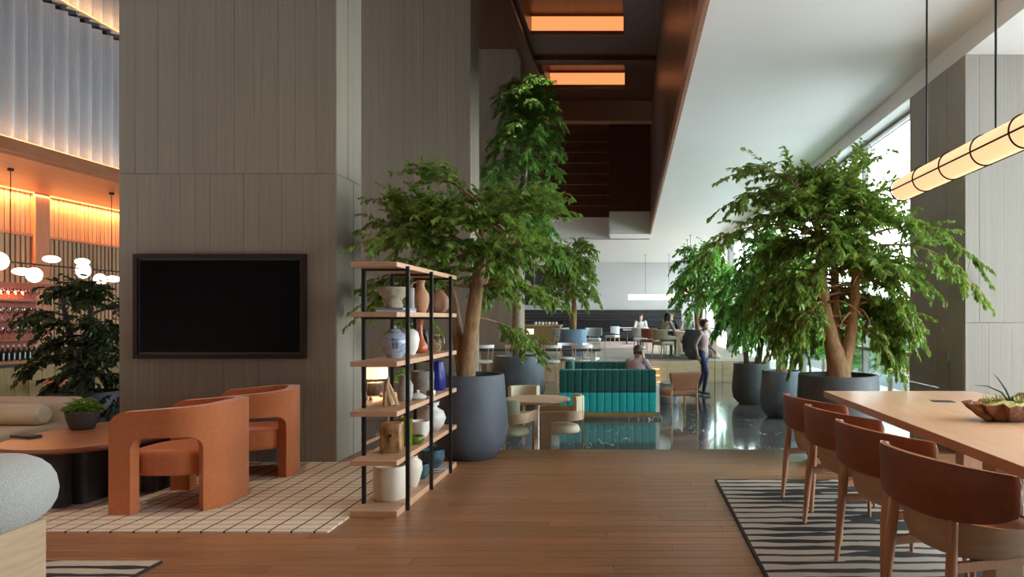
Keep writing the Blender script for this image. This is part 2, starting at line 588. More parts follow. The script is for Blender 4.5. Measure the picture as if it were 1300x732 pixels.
def struct(name, mb, m, **kw):
    return tag(mb.build(name, m, **kw), kind='structure')


def copy_tree(o, parent=None):
    c = o.copy()
    C.objects.link(c)
    c.parent = parent
    for ch in list(o.children):
        copy_tree(ch, c)
    return c


def clone(root, loc, rz=0, label=None, group=None):
    c = copy_tree(root)
    c.location = loc
    c.rotation_euler[2] = rz
    if label:
        c['label'] = label
    if group:
        c['group'] = group
    return c


def rrect(x0, x1, y0, y1, r, n=6):
    pts = []
    for cx, cy, a in ((x1 - r, y1 - r, 0), (x0 + r, y1 - r, 90), (x0 + r, y0 + r, 180), (x1 - r, y0 + r, 270)):
        for k in range(n + 1):
            t = R(a + 90 * k / n)
            pts.append((cx + r * math.cos(t), cy + r * math.sin(t)))
    return pts


def cushion(x0, x1, y0, y1, z0, z1, r, er):
    """soft block: rounded plan corners r, rounded top/bottom edges er"""
    mb = MB()
    rings = []
    K = 5
    for i in range(K + 1):
        t = PI / 2 * i / K
        ins, z = er * (1 - math.sin(t)), z0 + er * (1 - math.cos(t))
        rings.append([(x, y, z) for x, y in rrect(x0 + ins, x1 - ins, y0 + ins, y1 - ins, max(r - ins, 0.004))])
    for i in range(K + 1):
        t = PI / 2 * i / K
        ins, z = er * (1 - math.cos(t)), z1 - er * (1 - math.sin(t))
        rings.append([(x, y, z) for x, y in rrect(x0 + ins, x1 - ins, y0 + ins, y1 - ins, max(r - ins, 0.004))])
    return mb.loft(rings)


rnd = random.Random(7)
# ------------------------------------------------------------------ the setting
EDGE = 7.11      # end of the raised timber floor
LOW = -0.40      # marble level
PLAT = 0.176     # far raised level
CEIL = 4.15
TOP = 8.05

# timber floor: a slab that carries every plank
floor = struct('floor', MB().box(-8.6, 6.0, -4, EDGE - 0.002, LOW, -0.02), 'fascia_oak')
PW = 0.119


def plank_mesh(L):
    g = 0.0016
    c = 0.002
    y0, y1 = g, PW - g
    prof = [(y0, -0.0195), (y0, -c), (y0 + c, 0), (y1 - c, 0), (y1, -c), (y1, -0.0195)]
    mb = MB()
    mb.loft([[(x, y, z) for y, z in prof] for x in (g, L - g)])
    return mb


pl_mesh = plank_mesh(1.85).mesh('plank', 20)
pl_mesh.materials.append(MATS['plank'])
row = 0
y = EDGE - PW
while y > 3.42:
    x = -7.4 - (row * 0.73) % 1.85
    while x < 4.3:
        o = bpy.data.objects.new('plank', pl_mesh)
        C.objects.link(o)
        o.parent = floor
        o.location = (x, y, 0)
        x += 1.85
    y -= PW
    row += 1
mb = MB()
while y > -4 + PW:
    x = -8.5 + (row * 0.73) % 1.85
    while x < 4.1:
        p = plank_mesh(1.85)
        mb.add([(a + x, b + y, c) for a, b, c in p.v], p.f)
        x += 1.85
    y -= PW
    row += 1
tag(mb.build('plank_field', 'plank', floor), kind='stuff')

struct('floor', MB().box(-11, 3.7, EDGE, 18.829, LOW - 0.1, LOW), 'marble')
pf = struct('floor', MB().box(-11, 3.7, 18.83, 35.2, LOW, PLAT), 'carpet_grey')
# pale oak fascia of the far level, panel by panel
x = -8.0
while x < 3.4:
    w = min(1.5, 3.5 - x)
    MB().box(x + 0.006, x + w - 0.006, 18.80, 18.829, LOW + 0.0005, PLAT).build('fascia_panel', 'fascia_oak', pf, bevel=0.003)
    x += 1.5

# ceilings
struct('ceiling', MB().box(0.70, 3.3, -4, 35.2, CEIL, CEIL + 0.25), 'white_paint')
struct('ceiling', MB().box(-11, 0.70, 24.62, 35.2, CEIL, CEIL + 0.25), 'white_paint')
struct('ceiling', MB().box(3.3, 6.1, -4, 7.75, 3.94, 4.1), 'white_paint')
struct('trim_1', MB().box(3.302, 3.56, -4, 35.2, 3.941, 4.4), 'white_paint')

# walls
struct('wall_back', MB().box(-11, 3.7, 35.2, 35.4, PLAT, 4.4), 'back_paint')
struct('wall_behind', MB().box(-11, 6.1, -4.2, -4, LOW, TOP), 'warm_plaster')
struct('wall_left', MB().box(-11.2, -11, -4, 35.2, LOW, 3.9), 'slat_gap')
struct('wall_right', MB().box(4.6, 6.1, 7.6, 7.75, LOW, 3.94), 'concrete_pale')
struct('wall_near', MB().box(-8.64, 0.70, -4.0, -3.9, CEIL, TOP), 'warm_plaster')


def pillar(x0, x1, y0, y1, z0, z1, seam, m='concrete', side=1, front_to=None):
    """board-marked concrete: a core and the single board imprints on the faces one can see"""
    root = struct('wall_pillar', MB().box(x0 + 0.012, x1 - 0.012, y0 + 0.012, y1 - 0.012, z0, z1), m)
    tiers = [(z0, seam), (seam, z1)]
    for a, b in tiers:
        x = x0
        while x < x1 - 0.02:
            w = min(rnd.uniform(0.13, 0.25), x1 - x)
            if x1 - x - w < 0.08:
                w = x1 - x
            d = rnd.uniform(0, 0.007)
            MB().box(x + 0.0012, x + w - 0.0012, y0 - d, y0 + 0.0118, a + 0.002, b - 0.002).build('board_imprint', m, root)
            x += w
        y = y0 + 0.0124
        while y < y1 - 0.02:
            w = min(rnd.uniform(0.13, 0.25), y1 - y)
            if y1 - y - w < 0.08:
                w = y1 - y
            d = rnd.uniform(0, 0.006)
            xa, xb = (x1 - 0.0118, x1 + d) if side > 0 else (x0 - d, x0 + 0.0118)
            MB().box(xa, xb, y + 0.0012, y + w - 0.0012, a + 0.002, b - 0.002).build('board_imprint', m, root)
            y += w
    return root


pillar(-4.76, -2.738, 6.46, 7.05, 0.0, TOP, 2.69)
pillar(-4.76, -2.738, 11.87, 12.55, LOW, TOP, 0.92)
pillar(-4.76, -2.738, 17.3, 17.95, LOW, TOP, 2.69)
pillar(3.3, 4.6, 6.83, 8.18, LOW, 3.94, 1.30, 'concrete_pale', side=-1)

# atrium: walnut soffit with lit coffers
def slab_with_holes(name, x0, x1, y0, y1, z0, z1, holes, m):
    mb = MB()
    ys = y0
    for hx0, hx1, hy0, hy1 in holes:
        mb.box(x0, x1, ys, hy0, z0, z1)
        mb.box(x0, hx0, hy0, hy1, z0, z1)
        mb.box(hx1, x1, hy0, hy1, z0, z1)
        ys = hy1
    mb.box(x0, x1, ys, y1, z0, z1)
    return struct(name, mb, m)


holes = [(-2.35, -0.15, y0, y0 + 1.9) for y0 in (3.2, 7.0, 10.8, 14.6, 18.4)]
slab_with_holes('ceiling', -8.9, 0.70, -4, 21.4, TOP, TOP + 0.5, holes, 'walnut')
struct('ceiling', MB().box(-8.9, 0.70, -4, 21.4, TOP + 0.5, TOP + 0.56), 'walnut')
for i, (a, b, c, d) in enumerate(holes):
    t = empty('coffer_light', (0, 0, TOP), 0, 'walnut ceiling coffer face given an amber glow for its hidden strip', 'ceiling light', 'coffer lights')
    MB().box(a + 0.01, b - 0.01, d - 0.06, d - 0.012, 0.10, 0.44).build('glow_face', 'coffer_glow', t)  # coffer face itself glows, in place of light from a hidden strip
    MB().box(a + 0.005, b - 0.005, d - 0.064, d - 0.008, 0.0, 0.10).build('housing', 'walnut_light', t)
# cross ribs of the soffit
for i, yy in enumerate((2.6, 6.4, 10.2, 14.0, 17.8)):
    struct('trim_2', MB().box(-8.6, 0.66, yy - 0.02, yy + 0.30, TOP - 0.10, TOP - 0.001), 'walnut')
struct('trim_3', MB().box(-2.75, -2.45, -3.8, 21.3, TOP - 0.22, TOP - 0.101), 'walnut')
# unseen spots added in the soffit to brighten lounge, floor and tall tree
for x, yy, lab in ((-4.3, 3.9, 'over the coffee table'), (-3.0, 5.0, 'over the orange armchairs'), (-0.9, 5.2, 'over the open timber floor'), (-1.7, 13.2, 'over the tall atrium tree')):
    t = empty('fill_spot', (x, yy, TOP), 0, 'warm fill spot, added unseen in the walnut soffit ' + lab, 'ceiling light', 'added unseen fill spots')
    MB().lathe([(0.075, -0.004), (0.075, -0.0005), (0.055, -0.0005), (0.055, -0.004)], 20, cap=False).build('ring', 'bronze', t)
    MB().lathe([(0.001, -0.002), (0.054, -0.002)], 20, cap=False).build('lens', 'globe_glow', t)
    sl = bpy.data.lights.new('fill_spot_beam', 'SPOT')
    sl.energy = {'over the open timber floor': 110, 'over the tall atrium tree': 420}.get(lab, 270)
    sl.color = (1, 0.80, 0.60)
    sl.spot_size = R(44)
    sl.spot_blend = 0.9
    sl.shadow_soft_size = 0.12
    so = bpy.data.objects.new('fill_spot_beam', sl)
    C.objects.link(so)
    so.parent = t
    so.location = (0, 0, -0.02)
# downstand at the end of the coffered ceiling and the dark walnut zone behind it
struct('trim_4', MB().box(-8.6, 0.675, 21.41, 21.8, 7.43, TOP + 0.6), 'walnut_light')
struct('wall_atrium_end', MB().box(-8.6, -0.70, 24.62, 24.8, CEIL + 0.76, TOP + 0.5), 'walnut')
struct('wall_atrium_end', MB().box(-0.699, 0.70, 23.25, 24.8, CEIL + 0.76, TOP + 0.5), 'walnut')
struct('trim_5', MB().box(-8.6, -0.70, 24.60, 24.82, CEIL, CEIL + 0.759), 'white_paint')
struct('trim_5', MB().box(-0.699, 0.70, 23.23, 24.82, CEIL, CEIL + 0.759), 'white_paint')
struct('ceiling', MB().box(-8.6, 0.699, 21.81, 24.6, 7.9, 8.1), 'walnut')
for k in range(7):
    struct('trim_6', MB().box(-8.5, -0.72, 24.56, 24.60, 5.3 + 0.38 * k, 5.32 + 0.38 * k), 'walnut_light')
# walnut face of the bridge along the opening, with a lower lip
br = struct('wall_bridge', MB().box(0.70, 0.86, -4, 23.2, CEIL + 0.25, TOP + 0.5), 'walnut')
yy = -3.9
while yy < 23:
    MB().box(0.676, 0.699, yy + 0.006, yy + 2.39, CEIL + 0.30, TOP - 0.02).build('veneer_panel', 'walnut', br, bevel=0.002)
    yy += 2.4
struct('trim_7', MB().box(0.655, 0.6998, -4, 23.22, CEIL - 0.02, CEIL + 0.22), 'walnut_light')

# glass front: frame members, panes
win = struct('window_1', MB().box(3.50, 3.62, 8.19, 35.2, LOW - 0.1, LOW + 0.05).box(3.50, 3.62, 8.19, 35.2, 3.90, 3.94), 'window_frame_grey')
my = [8.22, 10.5, 14.2, 17.9, 21.6, 25.3, 29.0, 32.7, 35.15]
for yy in my:
    MB().box(3.52, 3.60, yy - 0.03, yy + 0.03, LOW + 0.051, 3.899).build('mullion', 'window_frame_grey', win)
MB().box(3.33, 3.5, 23.3, 23.55, LOW + 0.0, 3.94).build('post', 'window_frame_grey', win)
for a, b in zip(my, my[1:]):
    MB().box(3.555, 3.565, a + 0.031, b - 0.031, LOW + 0.051, 3.899).build('pane', 'window_glass', win)
    MB().box(3.53, 3.59, a + 0.031, b - 0.031, 0.86, 0.91).build('transom', 'window_frame_grey', win)
struct('wall_right', MB().box(6.0, 6.1, -4, 1.1, 0, 3.94), 'warm_plaster')  # unseen wall stretch, added to cut daylight on front-facing surfaces
added_win = struct('added_window', MB().box(6.0, 6.1, 1.1, 7.6, 0, 0.06).box(6.0, 6.1, 1.1, 7.6, 3.86, 3.94), 'window_frame_grey')  # unseen near window, added to let daylight in
for k in range(4):
    yy = 1.14 + k * 2.14
    MB().box(6.02, 6.08, yy - 0.03, yy + 0.03, 0.061, 3.859).build('mullion', 'window_frame_grey', added_win)
    if k < 3:
        MB().box(6.045, 6.055, yy + 0.031, yy + 2.109, 0.061, 3.859).build('pane', 'window_glass', added_win)
# outside
struct('ground', MB().box(3.7, 60, -30, 80, LOW - 0.4, LOW - 0.11), 'ext_ground')

# mezzanine over the bar at the left: fascia, soffit, corrugated screens
mez = struct('trim_8', MB().box(-8.72, -8.64, -4, 24.6, 3.68, 3.85), 'bar_soffit')
struct('ceiling', MB().box(-11, -8.725, -4, 35.2, 3.64, 3.80), 'bar_soffit')
struct('trim_9', MB().box(-8.90, -8.86, -4, 24.6, 6.10, 6.16), 'black_metal')
struct('wall_gallery', MB().box(-9.5, -9.4, -4, 24.6, 3.85, TOP + 0.5), 'charcoal')

def corrugated(y0, w, z0, z1):
    n = 24
    pts = []
    for i in range(n + 1):
        u = i / n
        pts.append((-0.055 * math.cos(u * 4 * PI) + (0.02 if 0 < i < n else 0), y0 + u * w))
    back = [(x - 0.006, yy) for x, yy in reversed(pts)]
    mb = MB()
    out = pts + back
    mb.loft([[(x, yy, z0) for x, yy in out], [(x, yy, z1) for x, yy in out]], cap=False)
    return mb


scr = corrugated(0.008, 0.451, 0, 2.20)
first = None
rail_y = 6.9
for k in range(22):
    t = empty('corrugated_screen', (-8.76, 5.91 + 0.467 * k, 3.87), 0,
              'tall perforated silver corrugated metal screen standing on the orange fascia', 'metal screen', 'corrugated screens, lower row')
    if first is None:
        first = scr.build('sheet', 'perforated', t)
        clip = MB().box(-0.09, 0.012, 0.06, 0.085, 2.14, 2.27).build('clip', 'black_metal', first)
        clip2 = MB().box(-0.09, 0.012, 0.37, 0.395, 2.14, 2.27).build('clip', 'black_metal', first)
        s2 = corrugated(0.008, 0.451, 0, 1.85)
    else:
        copy_tree(first, t)
up = None
for k in range(22):
    t = empty('corrugated_screen', (-8.76, 5.91 + 0.467 * k, 6.17), 0,
              'perforated corrugated metal screen above the dark rail, lit amber from below', 'metal screen', 'corrugated screens, upper row')
    if up is None:
        up = s2.build('sheet', 'perforated', t)
    else:
        c = up.copy()
        C.objects.link(c)
        c.parent = t
# warm strip lights at the foot of both rows
for z in (3.862, 6.19):
    st = tag(MB().box(-8.655 if z < 5 else -8.68, -8.641 if z < 5 else -8.66, 4, 18, z, z + 0.006).build('strip_light', 'strip_warm'),
             'thin amber strip light along the foot of the %s row of screens' % ('lower' if z < 5 else 'upper'), 'strip light')
    a = area('screen_wash', (-8.60, 11, z + 0.02), (0, R(172), 0), 0.05, 13, 16 if z < 5 else 30, (1, 0.52, 0.22))

# slatted bar wall
WL = bpy.data.objects['wall_left']
sl_up = MB().box(0, 0.045, 0, 0.088, 2.88, 3.635).mesh('slat')
sl_up.materials.append(MATS['slat_wood'])
sl_lo = MB().box(0, 0.060, 0, 0.068, LOW + 0.005, 2.83).mesh('slat')
sl_lo.materials.append(MATS['slat_dark'])
yy = 11.3
while yy < 15.8:
    if not (12.60 < yy < 12.99):
        for me in (sl_up, sl_lo):
            o = bpy.data.objects.new('slat', me)
            C.objects.link(o)
            o.parent = WL
            o.location = (-10.999, yy, 0)
    yy += 0.105
MB().box(-10.999, -10.90, 11.2, 15.9, 2.831, 2.879).build('rail', 'pilaster', WL)
MB().box(-10.999, -10.86, 12.66, 12.98, LOW, 3.64).build('pilaster', 'pilaster', WL, bevel=0.005)
st = tag(MB().box(-10.90, -10.88, 8, 22, 3.615, 3.638).build('strip_light', 'strip_warm'),
         'amber strip light washing the top of the slatted bar wall', 'strip light')
area('bar_wash', (-10.87, 14, 3.60), (0, R(-8), 0), 0.05, 12, 190, (1, 0.47, 0.16))

# bar counter
bar = empty('bar_counter', (-9.75, 11.6, LOW), 0, 'long bar counter with olive brown upright panels and dark top', 'bar counter')
MB().box(-0.28, 0.30, -3.0, 1.25, 0.0, 1.0).build('body', 'charcoal', bar)
for k in range(17):
    MB().box(0.301, 0.326, -2.98 + 0.249 * k + 0.006, -2.98 + 0.249 * (k + 1) - 0.006, 0.06, 0.995).build('front_panel', 'olive_panel', bar, bevel=0.004)
MB().box(-0.34, 0.38, -3.05, 1.3, 1.0, 1.05).build('counter_top', 'charcoal', bar, bevel=0.006)

# back bar shelving against the slats with bottles and glasses
bb = empty('back_bar_shelf', (-10.84, 11.9, LOW), 0, 'lit red back bar shelving behind the counter', 'shelf unit')
MB().box(0, 0.02, -2.0, 0.72, 0.0, 2.35).build('back_panel', 'red_back', bb)
for z in (0.95, 1.38, 1.72, 2.06):
    MB().box(0.021, 0.34, -2.0, 0.72, z - 0.03, z).build('shelf', 'table_top_red', bb)
MB().box(0.021, 0.36, -2.0, 0.75, 2.25, 2.35).build('canopy', 'red_back', bb)
MB().box(0.021, 0.34, -2.0, 0.72, 0.0, 0.90).build('cupboard', 'table_top_red', bb)
area('back_bar_light', (-10.62, 11.2, 1.82), (0, 0, 0), 0.1, 2.2, 14, (1, 0.45, 0.2))
bot = MB().lathe([(0.001, 0), (0.037, 0.002), (0.038, 0.19), (0.030, 0.225), (0.014, 0.255), (0.013, 0.30)], 14)
bcap = MB().lathe([(0.0155, 0.296), (0.0155, 0.335), (0.001, 0.336)], 12)
b0 = None
for k in range(9):
    if b0 is None:
        b0 = empty('wine_bottle', (0, 0, 0), 0, 'dark wine bottle with pale capsule in the row on the back bar', 'bottle', 'wine bottles on the back bar')
        bot.build('glass', 'bottle_glass', b0)
        bcap.build('capsule', 'bottle_cap', b0)
        b = b0
    else:
        b = copy_tree(b0)
    b.location = (-10.62, 11.62 + 0.105 * k, LOW + 0.95)
g0 = None
gl = MB().lathe([(0.034, 0), (0.034, 0.004), (0.005, 0.010), (0.005, 0.09), (0.030, 0.115), (0.040, 0.16), (0.034, 0.21)], 14, cap=False)
for z in (1.38, 1.72, 2.06):
    for k in range(10):
        if g0 is None:
            g0 = tag(gl.build('wine_glass', 'glassware'), 'clear stemmed glass on the red back bar shelves', 'glass', 'glasses on the back bar')
            g = g0
        else:
            g = g0.copy()
            C.objects.link(g)
        g.location = (-10.66, 11.2 + 0.14 * k, LOW + z)

# rail of glowing globes over the bar
gx, gz = -9.5, 2.2
ch = empty('globe_chandelier', (gx, 11.8, 0), 0, 'long rail of glowing white glass globes hanging over the bar', 'chandelier')
MB().tube([(0, -3.2, gz), (0, 1.6, gz)], 0.012, 8).build('rail', 'bronze', ch)
for yy in (-1.17, 0.9):
    MB().tube([(0, yy, gz), (0, yy, 3.64)], 0.006, 6).build('cable', 'bronze', ch)
    MB().lathe([(0.04, 3.60), (0.04, 3.639)], 12, (0, yy, 0)).build('ceiling_cap', 'bronze', ch)
for yy, dz, r, h in ((-1.38, 0.0, 0.13, 0.14), (-0.97, -0.13, 0.13, 0.06), (-0.75, -0.17, 0.11, 0.12), (-0.42, 0.11, 0.12, 0.06), (0.22, 0.12, 0.11, 0.06),
                     (0.24, -0.03, 0.11, 0.14), (0.62, -0.17, 0.10, 0.11), (0.93, -0.14, 0.12, 0.06), (-1.9, -0.15, 0.12, 0.12), (-2.4, 0.1, 0.12, 0.06)):
    gb_ = MB().ell((0.0, yy, gz + dz), (r, r, h)).build('globe', 'globe_glow', ch)
    if dz:
        MB().tube([(0, yy, gz), (0, yy, gz + dz)], 0.008, 6).build('stem', 'bronze', gb_)

# ledge and wall panel behind the bar tree
struct('wall_nook', MB().box(-10.2, -8.3, 15.9, 16.0, LOW, 1.0), 'pink_plaster')
tag(MB().box(-10.2, -8.3, 15.5, 15.89, 0.50, 0.56).box(-10.15, -10.10, 15.55, 15.85, LOW, 0.499).box(-8.45, -8.40, 15.55, 15.85, LOW, 0.499).build('wall_ledge', 'table_top_red'),
    'narrow wooden drinking ledge by the pink plaster wall', 'ledge')


def bar_stool(loc, rz, label, group, seat='white_gloss', wood='cafe_wood', low=False):
    t = empty('bar_stool', loc, rz, label, 'bar stool', group)
    h = 0.76
    MB().lathe([(0.001, h - 0.06), (0.17, h - 0.06), (0.205, h - 0.03), (0.205, h), (0.18, h + 0.02), (0.001, h + 0.025)], 20).build('seat', seat, t)
    for a in (45, 135, 225, 315):
        c, s = math.cos(R(a)), math.sin(R(a))
        MB().tube([(0.22 * c, 0.22 * s, 0), (0.14 * c, 0.14 * s, h - 0.06)], [0.013, 0.018], 8).build('leg', wood, t)
    MB().tube([(0.19 * math.cos(2 * PI * k / 20), 0.19 * math.sin(2 * PI * k / 20), 0.28) for k in range(21)], 0.010, 6).build('foot_ring', wood, t)
    if not low:
        pts = [(0.20 * math.cos(R(a)), 0.24 * math.sin(R(a))) for a in range(90, 271, 15)]
        mb = MB()
        mb.loft([[(x * s, y * s, z) for s, z in ((1.0, h + 0.30), (1.0, h + 0.37), (0.88, h + 0.37), (0.88, h + 0.30))] for x, y in pts])
        mb.build('back_rail', seat, t)
        for a in (95, 140, 220, 265):
            MB().tube([(0.185 * math.cos(R(a)), 0.19 * math.sin(R(a)), h), (0.19 * math.cos(R(a)), 0.225 * math.sin(R(a)), h + 0.31)], 0.010, 6).build('spindle', wood, t)
    return t


bar_stool((-8.95, 10.9, LOW), 0, 'orange topped backless stool at the olive bar counter', 'stools by the bar', 'orange_fabric', 'cafe_wood', True)
bar_stool((-9.35, 14.9, LOW), 0, 'backless wooden stool with orange seat near the drinking ledge', 'stools by the bar', 'orange_fabric', 'cafe_wood', True)


# ------------------------------------------------------------------ trees
def leaf_mesh(name, P, D, U, L, W_, m):
    """P base points, D unit directions, U unit normals (n,3); L lengths, W_ half widths"""
    P, D, U = np.array(P), np.array(D), np.array(U)
    L, W_ = np.array(L)[:, None], np.array(W_)[:, None]
    D /= np.linalg.norm(D, axis=1)[:, None] + 1e-9
    S = np.cross(D, U)
    S /= np.linalg.norm(S, axis=1)[:, None] + 1e-9
    U = np.cross(S, D)
    base = P
    l1 = P + D * L * 0.30 + S * W_ * 0.95 + U * W_ * 0.30
    l2 = P + D * L * 0.66 + S * W_ * 0.72 + U * W_ * 0.15
    r1 = P + D * L * 0.30 - S * W_ * 0.95 + U * W_ * 0.30
    r2 = P + D * L * 0.66 - S * W_ * 0.72 + U * W_ * 0.15
    tip = P + D * L - U * L * 0.10
    V = np.stack([base, l1, l2, tip, r2, r1], 1).reshape(-1, 3)
    n = len(P)
    me = bpy.data.meshes.new(name)
    me.vertices.add(n * 6)
    me.vertices.foreach_set('co', V.astype(np.float32).ravel())
    me.loops.add(n * 8)
    me.polygons.add(n * 2)
    idx = (np.arange(n) * 6)[:, None] + np.array([0, 1, 2, 3, 0, 3, 4, 5])[None]
    me.loops.foreach_set('vertex_index', idx.ravel().astype(np.int32))
    me.polygons.foreach_set('loop_start', (np.arange(n * 2) * 4).astype(np.int32))
    me.polygons.foreach_set('loop_total', np.full(n * 2, 4, np.int32))
    me.update(calc_edges=True)
    me.validate()
    me.materials.append(MATS[m])
    return me


def rotz(v, a):
    c, s = math.cos(a), math.sin(a)
    return Vector((v.x * c - v.y * s, v.x * s + v.y * c, v.z))


def grow(root, seed, stems, nb, reach, leaf, bark, L=0.085, droop=0.12, elev=(5, 65), u0=0.45, twig=(0.22, 0.55), per=11, squash=1.0, extra=(), hang=0.35, clear=None):
    """stems: [(points, radii)], nb main branches; reach(az)->length"""
    r = random.Random(seed)
    wood = MB()
    for pts, rad in stems:
        wood.tube(pts, rad, 10)
    P, D, U, LL, WW = [], [], [], [], []

    def add_twig(p, d, ln):
        if clear and clear(p):
            return
        k = 5
        step = ln / k
        q = Vector(p)
        dd = Vector(d).normalized()
        path = [Vector(q)]
        for i in range(k):
            q = q + dd * step
            dd.z -= hang * 0.35
            dd.normalize()
            path.append(Vector(q))
        wood.tube([path[0], path[2], path[-1]], [0.004, 0.003, 0.0015], 3, cap=False)
        for j in range(per):
            u = 0.10 + 0.9 * (j + r.random() * 0.5) / per
            f = min(u * k, k - 0.01)
            i = int(f)
            pp = path[i].lerp(path[i + 1], f - i)
            if clear and clear(pp):
                continue
            dd = (path[i + 1] - path[i]).normalized()
            side = 1 if j % 2 else -1
            ld = rotz(dd, side * R(r.uniform(10, 100)))
            ld.z += r.uniform(-0.75, 0.35) - hang * 0.5
            ld.normalize()
            P.append(pp)
            D.append(ld)
            U.append(Vector((r.gauss(0, 0.6), r.gauss(0, 0.6), 1)).normalized())
            l = L * r.uniform(0.65, 1.2)
            LL.append(l)
            WW.append(l * r.uniform(0.22, 0.31))

    jobs = []
    for b in range(nb):
        pts, rad = stems[b % len(stems)]
        u = u0 + (1 - u0) * ((b + r.random()) / nb)
        f = u * (len(pts) - 1)
        i = min(int(f), len(pts) - 2)
        st = Vector(pts[i]).lerp(Vector(pts[i + 1]), f - i)
        az = b * 2.39996 + r.uniform(-0.3, 0.3)
        e = R(elev[0] + (elev[1] - elev[0]) * ((u - u0) / (1 - u0)) + r.uniform(-10, 14))
        ln = reach(az) * r.uniform(0.72, 1.08) * (1 - 0.30 * (u - u0) / (1 - u0))
        jobs.append((st, az, e, ln, 0.018))
    for st, az, e, ln in extra:
        jobs.append((Vector(st), az, R(e), ln, 0.014))
    for st, az, e, ln, r0 in jobs:
        d = Vector((math.cos(az) * math.cos(e), math.sin(az) * math.cos(e) * squash, math.sin(e)))
        K = 9
        q = Vector(st)
        path = [Vector(q)]
        for k in range(K):
            d = Vector(d)
            d.z -= droop * (0.5 + k / K)
            d = rotz(d, r.uniform(-0.14, 0.14))
            d.normalize()
            q = q + d * (ln / K)
            path.append(Vector(q))
            if k >= 2:
                for side in (-1, 1, r.choice((-1, 1))):
                    td = rotz(d, side * R(r.uniform(15, 95)))
                    td.z += r.uniform(-0.45, 0.55)
                    add_twig(q, td, r.uniform(*twig) * (1.1 - 0.5 * k / K))
        add_twig(q, d, twig[1] * 0.7)
        wood.tube(path, [r0 * (1 - 0.85 * i / K) for i in range(K + 1)], 5, cap=False)
    w = wood.build('trunk', bark, root)
    me = leaf_mesh('foliage', P, D, U, LL, WW, leaf)
    o = bpy.data.objects.new('foliage', me)
    C.objects.link(o)
    o.parent = root
    tag(o, kind='stuff')
    return len(P)


def planter(root, rim, belly, base, h, m, soil=0.05):
    prof = [(0.001, 0), (base, 0), (base + 0.02, 0.012), (belly * 0.93, h * 0.16), (belly, h * 0.34), (belly * 0.985, h * 0.52), (rim + (belly - rim) * 0.35, h * 0.78), (rim, h - 0.006), (rim - 0.006, h),
            (rim - 0.026, h), (rim - 0.032, h - 0.01), (rim - 0.03, h - soil - 0.02)]
    po = MB().lathe(prof, 48, cap=False).build('planter', m, root, sharp=50)
    MB().lathe([(rim - 0.031, h - soil - 0.012), (rim * 0.5, h - soil), (0.001, h - soil + 0.008)], 24, cap=False).build('soil', 'soil', po)


def lean(pts, rad):
    return (pts, rad)


# left front tree on the timber floor
t = empty('potted_tree', (-1.54, 6.72, 0), 0, 'broad leafy tree in a rounded slate blue planter beside the display shelf', 'potted tree')
planter(t, 0.315, 0.352, 0.215, 0.805, 'planter_blue')
st = [([(-0.05, 0, 0.74), (-0.035, 0, 0.95), (0.02, 0, 1.4), (0.08, 0, 1.85), (0.11, 0, 2.2), (0.12, 0, 2.45)], [0.092, 0.078, 0.070, 0.060, 0.040, 0.018]),
      ([(-0.07, 0.02, 0.76), (-0.13, 0.05, 1.1), (-0.2, 0.08, 1.5), (-0.30, 0.10, 1.9), (-0.38, 0.1, 2.15)], [0.075, 0.060, 0.050, 0.036, 0.014]),
      ([(0.05, 0.05, 1.6), (0.16, 0.10, 1.85), (0.28, 0.12, 2.1), (0.36, 0.12, 2.3)], [0.05, 0.042, 0.030, 0.012])]
grow(t, 11, st, 32, lambda a: (0.80 + 0.10 * max(0, -math.cos(a))) * (1 - 0.35 * max(0, -math.sin(a))), 'leaf', 'bark', L=0.066, droop=0.09, elev=(2, 54), u0=0.50, per=16, hang=0.20, twig=(0.20, 0.50), clear=lambda p: p.y < 0.12 and abs(p.x - 0.05) < 0.22 and p.z < 1.75,
     extra=[((0.0, 0, 1.8), PI, 16, 0.92), ((0.05, 0, 1.95), PI + 0.2, 28, 0.92), ((0.05, 0, 2.0), PI - 0.3, 36, 0.95), ((0.1, 0, 2.2), PI + 0.1, 40, 0.85), ((0, 0, 1.65), PI + 0.3, 8, 0.95), ((0.02, 0.05, 1.35), 0.5, -5, 0.75)])

# tall tree between the pillars
t = empty('potted_tree', (-2.26, 14.0, LOW), 0, 'tall slender tree reaching up into the atrium from a wide blue planter', 'potted tree')
planter(t, 0.47, 0.545, 0.36, 0.985, 'planter_blue')
st = [([(0, 0, 0.9), (-0.02, 0, 1.7), (0.0, 0, 2.6), (0.04, 0, 3.6), (0.12, 0, 4.6), (0.20, 0, 5.5), (0.22, 0, 6.1)], [0.115, 0.10, 0.09, 0.08, 0.06, 0.04, 0.015])]
grow(t, 5, st, 74, lambda a: 0.98, 'leaf_light', 'bark_pale', L=0.085, droop=0.19, elev=(22, 66), u0=0.40, per=12, hang=0.5, twig=(0.2, 0.42))

# tree on the far level, left
t = empty('potted_tree', (-1.74, 21.2, PLAT), 0, 'weeping tree in a sky blue planter on the raised far level near the dark banquette', 'potted tree')
planter(t, 0.385, 0.43, 0.27, 0.82, 'planter_sky')
st = [([(0, 0, 0.76), (0.03, 0, 1.4), (0.0, 0, 2.1), (0.04, 0, 2.7), (0.05, 0, 3.1)], [0.09, 0.08, 0.065, 0.04, 0.015]), ([(0, 0, 0.76), (-0.15, 0, 1.5), (-0.25, 0, 2.2), (-0.3, 0, 2.7)], [0.06, 0.05, 0.04, 0.012])]
grow(t, 21, st, 44, lambda a: 1.0, 'leaf', 'bark', L=0.105, droop=0.22, elev=(25, 70), u0=0.45, per=9, hang=0.55, twig=(0.25, 0.5))

